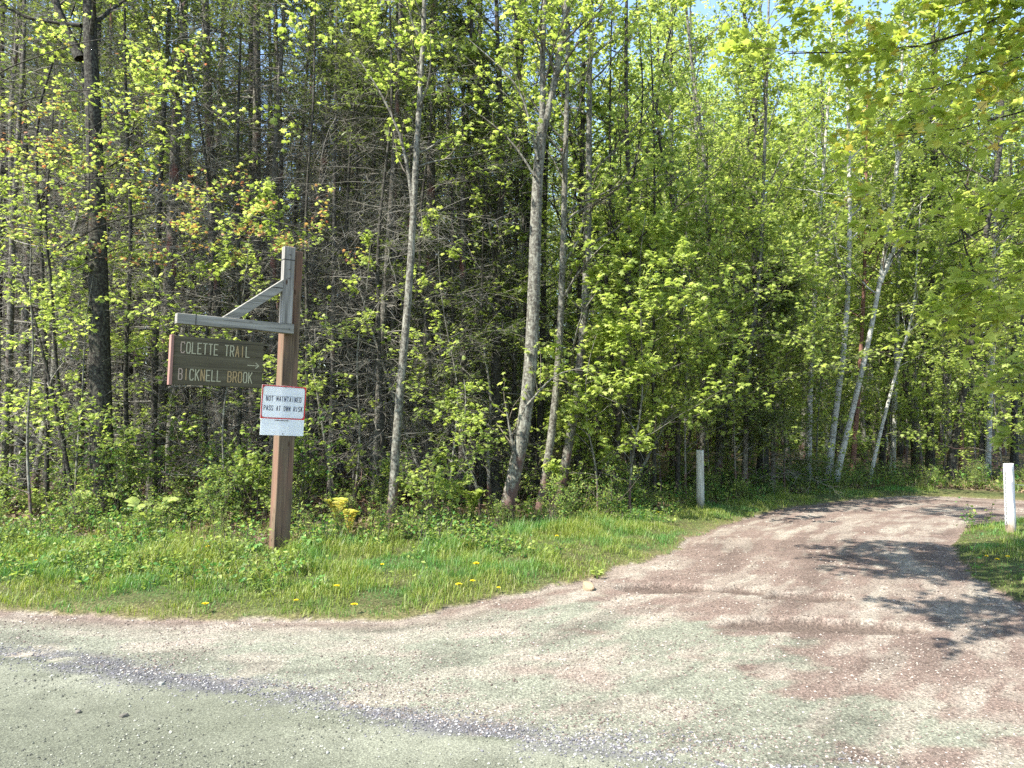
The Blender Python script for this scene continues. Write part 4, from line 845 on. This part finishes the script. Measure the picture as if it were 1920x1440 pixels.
bough_tree(120, 985, 6.5, [([(180, 420, 9.9), (330, 385, 9.4), (480, 400, 9.0), (640, 455, 8.6)], .014, .55), ([(200, 470, 10), (300, 440, 9.6), (430, 430, 9.2), (560, 470, 9.)], .010, .8), ([(60, 360, 9.8), (160, 320, 9.3), (300, 350, 9.), (400, 360, 8.9)], .012, .25),
           ([(170, 240, 10), (260, 175, 9.6), (360, 130, 9.4)], .010, .15), ([(150, 300, 10), (20, 280, 9.6), (-60, 300, 9.4)], .010, .3)],
           'young maple whose long bough of gold and reddish leaves stretches over the sign', lm=YY if False else [M['leaf'], M['leaf_young'], M['leaf_bud']], n=14, L=.5, nl=5, size=.056)
bough_tree(-60, 990, 8, [([(20, 120, 10), (120, 90, 9.4), (240, 60, 9.2), (330, 40, 9.)], .012, .1), ([(0, 200, 10), (150, 150, 9.6), (290, 180, 9.2), (400, 200, 9.)], .012, .1), ([(0, 260, 9.6), (60, 230, 9.4), (130, 250, 9.)], .01, .8),
           ([(20, 330, 9.8), (100, 310, 9.4), (200, 330, 9.2)], .01, .0), ([(-40, 500, 9.6), (80, 540, 9.2), (170, 560, 9.)], .01, .0), ([(-40, 420, 9.6), (90, 440, 9.2), (200, 420, 9.)], .01, .3)],
           'maple cut by the left edge, its leafy boughs crossing the thickest trunk', n=9, nl=5, size=.056)
# big maple just outside the picture on the right: its boughs hang into view and shade the trail
bough_tree(0, 0, 9.5, [
    ([(2010, -60, 5.4), (1910, 30, 5.2), (1810, 85, 5.0), (1710, 130, 5.0), (1600, 95, 5.2), (1480, 100, 5.3)], .024, .0),
    ([(2020, 40, 5.2), (1925, 110, 4.9), (1850, 185, 4.7), (1770, 215, 4.7), (1665, 180, 4.9)], .018, .6),
    ([(2030, 160, 5.0), (1935, 205, 4.7), (1850, 275, 4.6), (1775, 300, 4.6), (1680, 255, 4.8)], .018, .4),
    ([(2010, -90, 5.0), (1930, -20, 4.8), (1850, 20, 4.8), (1790, 10, 4.9)], .016, .0),
    ([(2050, 320, 5.2), (1950, 370, 5.0), (1870, 440, 5.0), (1800, 470, 5.1)], .016, .05),
    ([(2050, 420, 5.0), (1960, 480, 4.9), (1880, 545, 5.0), (1790, 560, 5.2)], .016, .0),
    ([(2060, 520, 5.4), (1970, 590, 5.2), (1890, 610, 5.3)], .012, .0),
    ([('w', 6.3, 5.9, 6.6)] + [shade_from(u, v, h) for u, v, h in ((1980, 1040, 6.6), (1860, 1042, 6.5), (1740, 1040, 6.4), (1610, 1034, 6.3))], .05, .0, 4.5),
    ([('w', 6.0, 5.6, 6.9)] + [shade_from(u, v, h) for u, v, h in ((2000, 1090, 6.2), (1900, 1095, 6.1), (1810, 1080, 6.0), (1700, 1062, 6.0))], .05, .0, 4.5),
    ([('w', 6.2, 5.2, 5.8)] + [shade_from(u, v, h) for u, v, h in ((2080, 1180, 5.6), (1990, 1172, 5.4), (1920, 1168, 5.3), (1840, 1158, 5.2))], .04, .0, 4.5),
    ([('w', 6.3, 6.3, 7.6)] + [shade_from(u, v, h) for u, v, h in ((1960, 1000, 7.6), (1880, 960, 7.6), (1780, 955, 7.5))], .04, .0, 2.2),
    ], 'broad maple at the right edge, gold tipped boughs hanging into the picture over the trail', r=.2, trunk=(7.6, 5.8), lm=[M['leaf_near'], M['leaf_gold']], n=34, L=.60, nl=9, size=.078)
bough_tree(0, 0, 3.2, [([(1990, 690, 6.2), (1930, 700, 6.1), (1880, 715, 6.)], .008, 0), ([(1990, 770, 6.2), (1940, 790, 6.1), (1890, 805, 6.)], .008, 0)],
           'small drooping leafed sapling at the right edge above the white post', r=.02, trunk=(4.9, 6.3), n=6, L=.22, nl=6, size=.075, name='beech_sapling', cat='sapling')

# ---- dead stems leaning or lying among the trees
def dead_stem(u, v, Y, u2, v2, Y2, wpx, label, mat=None):
    a = at(u, v, Y); c = at(u2, v2, Y2); base = a.copy(); P = resample(np.array([a, a * .66 + c * .34 + rng.normal(0, .05, 3), a * .33 + c * .67 + rng.normal(0, .05, 3), c]), 12) - base
    r = wpx / 2 / F * Y; R_ = r * np.linspace(1, .35, 12); wd = MB(); wd.tubes(P[None], R_[None], 8, cap=True)
    b_, br, _, _ = child(rng, P[None], R_[None], 14, .25, 1, .7, 60, 5, wob=.15, rf=.35, rmax=.008); wd.tubes(b_, br, 3, 1); e = empty('dead_stem', base, label=label, cat='dead tree'); wd.build('trunk', mat or [M['bark_grey'], M['twig_grey']], e)
dead_stem(150, 990, 10.4, 30, 470, 10.6, 9, 'dark dead stem leaning left across the far left edge, left of the thickest trunk', [M['bark_dark'], M['twig_grey']])
dead_stem(640, 985, 11.6, 560, 560, 12.2, 6, 'thin grey dead stem slanting behind the signpost', None)
dead_stem(920, 965, 11.9, 905, 640, 12, 9, 'short dead stub with broken top left of the leaning fork', None)
dead_stem(60, 975, 12.2, 330, 900, 13.2, 9, 'fallen grey pole lying in the undergrowth at the left', None)
dead_stem(1150, 955, 12.3, 1290, 700, 13.5, 7, 'grey dead pole leaning right, between leaning fork and weathered post', None)
dead_stem(1460, 925, 15.2, 1700, 905, 17.2, 10, 'fallen pale pole lying along the ground before the birches', [M['bark_pale'], M['twig_grey']])
dead_stem(820, 975, 11.8, 640, 420, 12.6, 7, 'long thin dead stem leaning left through the twigs right of the signpost', None)

# ---- single plants one can point to at the back of the verge
def fern(u, v, n, L, mat, label, name='fern', wide=.17):
    p = gr(u, v); z0 = H(*p); e = empty(name, (p[0], p[1], z0), 0, label=label, cat=name.replace('_', ' '))
    for k in range(n):
        a = rng.uniform(0, 2 * pi); t_ = np.linspace(0, 1, 9); out = rng.uniform(.25, .5) * L; P = np.stack([np.cos(a) * out * t_ ** 1.4, np.sin(a) * out * t_ ** 1.4, L * np.sin(t_ * 1.75) / 1.0], 1)
        b = MB(); b.tubes(P[None], (.004 * np.linspace(1, .3, 9))[None], 4)
        q = np.linspace(.15, .98, 22); c = np.stack([np.interp(q, t_, P[:, i]) for i in range(3)], 1); side = np.array([-np.sin(a), np.cos(a), 0.])
        for sg in (-1, 1): b.leaves(c, np.tile([np.cos(a) * -.4, np.sin(a) * -.4, 1.], (22, 1)) + rng.normal(0, .15, (22, 3)), np.tile(side * sg + [0, 0, .15], (22, 1)), wide * L * 1.1 * np.sin(pi * (.15 + .85 * (1 - q))) + .01, [(-.12, 0, 0), (.12, 0, 0), (.16, .4, .02), (0, 1, -.06), (-.16, .4, .02)], [(0, 1, 2), (0, 2, 4), (2, 3, 4)], mi=0)
        b.build('frond', mat, e)
fern(850, 985, 9, .55, M['leaf'], 'tall yellow green fern clump between the grey curved and leaning trunks')
fern(885, 992, 7, .45, M['leaf'], 'smaller yellow green fern next to the tall clump')
fern(632, 1010, 6, .42, M['leaf_gold'], 'wilted orange gold fern right of the signpost foot')
fern(655, 1015, 5, .30, M['leaf_gold'], 'lower gold fern beside the wilted orange one')
def broadleaf(u, v, n, L, label, mat):
    p = gr(u, v); e = empty('broadleaf_plant', (p[0], p[1], H(*p)), 0, label=label, cat='plant')
    for k in range(n):
        a = rng.uniform(0, 2 * pi); h_ = L * rng.uniform(.5, 1.); tip = np.array([np.cos(a) * h_ * .4, np.sin(a) * h_ * .4, h_]); b = MB(); b.tubes(np.stack([tip * 0, tip * [.3, .3, .55], tip])[None], np.array([[.004, .003, .002]]), 4)
        b.leaves(tip[None], np.array([[np.cos(a) * -.3, -.5, 1.]]) + rng.normal(0, .25, (1, 3)), np.array([[np.cos(a), np.sin(a), -.2]]), np.array([L * rng.uniform(.35, .5)]), [(0, 0, 0), (.3, .18, .04), (.36, .5, .05), (0, .5, 0), (0, 1, -.12), (-.36, .5, .05), (-.3, .18, .04)], [(0, 1, 3), (1, 2, 3), (2, 4, 3), (4, 5, 3), (5, 6, 3), (6, 0, 3)])
        b.build('leaf', mat, e)
broadleaf(285, 1005, 9, .42, 'broad leaved pale green plant at the edge of the woods left of the signpost', M['leaf'])
broadleaf(195, 990, 8, .48, 'broad leaved plant standing higher, left of the other one', M['leaf'])
broadleaf(478, 1050, 12, .15, 'dark green leafy clump at the left of the signpost foot', M['leaf_emerald'])
broadleaf(585, 1048, 14, .17, 'broad leaf clump at the right of the signpost foot', M['leaf_emerald'])
broadleaf(1120, 1082, 14, .10, 'leafy tuft at the tip of the verge behind the tan rock', M['leaf_shrub'])

# ---- the ranks of trees behind: a few kinds, every tree an object of its own
def kit(n, fn):
    out = []
    for k in range(n):
        wd, lf, wm, lm = fn(np.random.default_rng(1000 + n * 31 + k * 7 + fn.__code__.co_firstlineno), k)
        out.append((wd.mesh('trunk', wm), lf.mesh('crown', lm) if lf.n else None))
    return out
def k_con(r, k):
    h = r.uniform(11.5, 15); wd, lf = conif(r, straight(h, r.normal(0, .012, 2), .035, r, 18), r.uniform(.055, .12), h, n1=86, t0=.03, L=r.uniform(1.6, 2.2), n2=14, n3=3, green=.66 + .10 * (k % 3), sides=8, need=.32)
    return wd, lf, [M['bark_conifer' if k % 3 else 'bark_dark'], M['twig_grey']], M['needle']
def k_dec(r, k):
    h = r.uniform(11, 15); wd, lf = decid(r, straight(h, r.normal(0, .04, 2), .13, r, 18), r.uniform(.05, .12), n1=28, t0=(.12, .3, .2)[k % 3], L=r.uniform(1.8, 2.4), n2=7, n3=3, nl=4, size=.07, sides=8)
    return wd, lf, [M['bark_dark' if k % 2 else 'bark_grey'], M['twig_brown']], [M['leaf'], M['leaf_young']]
def k_pole(r, k):
    h = r.uniform(8, 11); wd, lf = decid(r, straight(h, r.normal(0, .06, 2), .12, r, 16), r.uniform(.03, .06), n1=20, t0=.42, L=1.3, n2=6, n3=3, nl=4, size=.075, sides=6)
    return wd, lf, [M[('bark_grey', 'bark_dark', 'bark_pale', 'bark_dark')[k % 4]], M['twig_brown']], [M['leaf'], M['leaf_young']]
def k_sap(r, k):
    h = r.uniform(3, 5.5); wd, lf = decid(r, straight(h, r.normal(0, .05, 2), .06, r, 12), .018, n1=20, t0=.12, L=r.uniform(1.3, 1.9), n2=7, n3=3, nl=5, size=.066, sides=5, up=.04)
    return wd, lf, [M['bark_grey'], M['twig_brown']], [M['leaf'], M['leaf_young']]
def k_shrub(r, k):
    wd = MB(); lf = MB(); ns = 7; P = np.zeros((ns, 6, 3)); d = r.normal(0, .35, (ns, 2)); hh = r.uniform(.6, 1.5, ns); z = np.linspace(0, 1, 6)
    P[:, :, :2] = d[:, None] * (z[None, :, None] ** 1.3) * hh[:, None, None] + r.normal(0, .02, (ns, 6, 2)) + r.normal(0, .08, (ns, 1, 2)); P[:, :, 2] = hh[:, None] * z; R_ = np.tile(np.linspace(.008, .003, 6), (ns, 1)); wd.tubes(P, R_, 4)
    b, br, t, _ = child(r, P, R_, 9, .2, 1, .42, 50, 5, up=.1, flat=.3, rmax=.004); wd.tubes(b, br, 3, 1)
    c, cr, _, _ = child(r, b, br, 3, .3, 1, .18, 45, 3, up=.1, flat=.3, rmax=.003); wd.tubes(c, cr, 3, 1)
    leafy(r, lf, c, 3, (.062, .075, .055)[k % 3], LEAF2 if k % 2 else LEAFM, tilt=.55, jit=.02, droop=.1); leafy(r, lf, b, 3, .065, LEAF2, tilt=.55)
    if k % 3 == 0: leafy(r, lf, c, 1, .06, LEAF2, mi=1)
    return wd, lf, [M['twig_brown'], M['twig_brown']], [M['leaf_shrub'], M['leaf_emerald']]
KIT = {'con': kit(6, k_con), 'dec': kit(7, k_dec), 'pole': kit(6, k_pole), 'sap': kit(6, k_sap), 'shrub': kit(7, k_shrub)}
NAMES = {'con': ('conifer_tree', 'conifer', 'bare twigged conifer'), 'dec': ('leafy_tree', 'tree', 'tall leafy tree'), 'pole': ('young_tree', 'tree', 'slender pole tree'),
         'sap': ('maple_sapling', 'sapling', 'bright leafy sapling'), 'shrub': ('shrub', 'shrub', 'low leafy shrub')}
ZONES = [(120, 'at the far left edge'), (235, 'behind the thickest trunk'), (330, 'left of the sign board'), (500, 'behind the hanging sign'), (610, 'behind the sign post'), (720, 'just right of the sign post'),
         (800, 'around the grey curved trunk'), (935, 'left of the leaning fork'), (1040, 'behind the leaning fork'), (1140, 'just right of the leaning fork'), (1240, 'left of the weathered post'), (1330, 'behind the weathered post'),
         (1440, 'right of the weathered post'), (1535, 'just left of the birches'), (1640, 'behind the birch pair'), (1740, 'right of the leaning birch'), (1850, 'beyond the trail end'), (9999, 'behind the bright white post')]
REG = {}
def place(kind, var, x, y, sc, rz, tilt=(0, 0)):
    u, _ = to_px((x, y, 1.)); zn = next(z for m, z in ZONES if u < m); dp = 'at the forest edge' if y < 13.5 else ('a few rows in' if y < 18 else ('well inside' if y < 23 else 'deep in'))
    nm, cat, look = NAMES[kind]; inside = -9.5 < x < 14.9 and 1.7 < y < 18.3
    e = empty(nm, (x, y, H(x, y) if inside else -.03), rz, cat=cat); REG.setdefault((kind, zn, dp), []).append((u, e))
    e.rotation_euler.x, e.rotation_euler.y = tilt; e.scale = (sc, sc, sc)
    tm, cm = KIT[kind][var]; put('trunk' if kind != 'shrub' else 'stem', tm, e)
    if cm: put('crown' if kind != 'shrub' else 'foliage', cm, e)
rg = np.random.default_rng(5); placed = list(EXCL); cnt = {}
def far_enough(x, y, r):
    return all((x - a) ** 2 + (y - b_) ** 2 > max(r, c) ** 2 for a, b_, c in placed)
def edgeY(x):
    f = np.array(FE); return np.interp(x, f[:, 0], f[:, 1])
tries = 0; target = 240
while sum(cnt.values()) < target and tries < 12000:
    tries += 1; y = 10.6 + 20.5 * rg.random() ** 1.15; x = rg.uniform(-.72, .72) * y + rg.uniform(-.6, .6)
    if y < edgeY(x) + .5: continue
    if x > 2.5 and y < edgeY(x) + 1.6 and rg.random() < .7: continue
    if y < 12.6 and x < 0 and rg.random() < .75: continue
    sp_ = .70 + .035 * (y - 10)
    if not far_enough(x, y, sp_): continue
    u, _ = to_px((x, y, 1.5)); r1 = rg.random()
    if u < 760: kind = 'con' if r1 < .84 else ('dec' if r1 < .87 else ('pole' if r1 < .95 else 'sap'))
    elif u < 1100: kind = 'con' if r1 < .32 else ('dec' if r1 < .52 else ('pole' if r1 < .86 else 'sap'))
    else: kind = 'con' if r1 < .06 else ('dec' if r1 < .38 else ('pole' if r1 < .78 else 'sap'))
    v_ = int(rg.integers(len(KIT[kind]))); place(kind, v_, x, y, rg.uniform(.85, 1.15), rg.uniform(0, 2 * pi), rg.normal(0, .02, 2)); placed.append((x, y, .5)); cnt[kind] = cnt.get(kind, 0) + 1
print('trees', cnt, tries)
ns = 0; tries = 0
while ns < 100 and tries < 4000:
    tries += 1; x = rg.uniform(-9, 13); y = edgeY(x) - .15 + 4.0 * rg.random() ** 1.5
    if abs(x) > .74 * y + .3 or not far_enough(x, y, .28): continue
    if any((x - a) ** 2 + (y - b_) ** 2 < .45 ** 2 for a, b_, c in placed[-ns:] if ns): continue
    place('shrub', int(rg.integers(7)), x, y, (.3 + .75 * rg.random() ** 1.6) * (1 if x < 2 else .8) * (.55 if y < edgeY(x) + .35 else 1), rg.uniform(0, 6)); placed.append((x, y, .2)); ns += 1

ORD = ['leftmost', 'second from left', 'third from left', 'fourth from left', 'fifth from left', 'sixth from left', 'seventh from left', 'eighth from left', 'ninth from left', 'tenth from left', 'eleventh from left', 'twelfth from left', 'thirteenth from left', 'fourteenth from left', 'fifteenth from left', 'sixteenth from left', 'seventeenth from left', 'eighteenth from left', 'nineteenth from left', 'twentieth from left']
for (kind, zn, dp), lst in REG.items():
    look = NAMES[kind][2]; gp = look + 's ' + zn + ', ' + dp
    lst.sort(key=lambda t_: t_[0])
    for k, (u, e) in enumerate(lst):
        if len(lst) == 1: lab = 'only ' + look + ' ' + zn + ', ' + dp
        else: lab = (ORD[min(k, 19)] if k < len(lst) - 1 else 'rightmost') + ' ' + look + ' ' + zn + ', ' + dp
        e['label'] = lab; e['group'] = gp

# ---- far woods that read as one mass
rg = np.random.default_rng(77); b = MB(); nt_ = 300
xs = []; 
for k in range(nt_):
    y = 31 + 34 * rg.random(); x = rg.uniform(-.95, .95) * y
    h = rg.uniform(13, 21) if abs(x / y + .0) < 9 else 0; P = straight(h, rg.normal(0, .02, 2), .06, rg, 8) + np.array([x, y, -.05]); b.tubes(P[None], (rg.uniform(.07, .17) * np.linspace(1, .2, 8))[None], 5, mi=int(rg.integers(0, 3)))
    left = x / y < -.12; n = 2400 if left else 3800; nc = 120
    cz = rg.uniform(.14 if not left else .3, 1.0, nc); cr = rg.random(nc) ** .5 * (2.4 if not left else 1.6) * (1.15 - .8 * np.maximum(cz - .6, 0) / .4); ca = rg.uniform(0, 2 * pi, nc)
    cen = np.c_[x + cr * np.cos(ca), y + cr * np.sin(ca), cz * h]; p = cen[rg.integers(0, nc, n)] + rg.normal(0, 1, (n, 3)) * np.array([.42, .42, .12])
    b.leaves(p, np.array([0, 0, 1.]) + rg.normal(0, .6, (n, 3)), rg.normal(size=(n, 3)), rg.uniform(.12, .24, n), *LEAF2, mi=3 if not left or rg.random() < .4 else 4)
    # fine dead branches
    nb = 26; Pb, Rb, _, _ = child(rg, P[None], np.full((1, 8), .03), nb, .1, .95, 1.6, 80, 4, rf=.3); b.tubes(Pb, Rb, 3, mi=1)
n = 110000; y = 30 + 32 * rg.random(n); x = rg.uniform(-.9, .9, n) * y; hh = 4.2 * fbm(x * .25, y * .25, 7); z = rg.random(n) * hh * 1.3
b.leaves(np.c_[x, y, z], np.array([0, 0, 1.]) + rg.normal(0, .6, (n, 3)), rg.normal(size=(n, 3)), rg.uniform(.14, .26, n), *LEAF2, mi=3)
b.build('distant_woods', [M['bark_grey'], M['bark_dark'], M['bark_pale'], M['leaf_far'], M['needle']], label='far woods seen between the trunks as one green mass', cat='woods', kind='stuff')
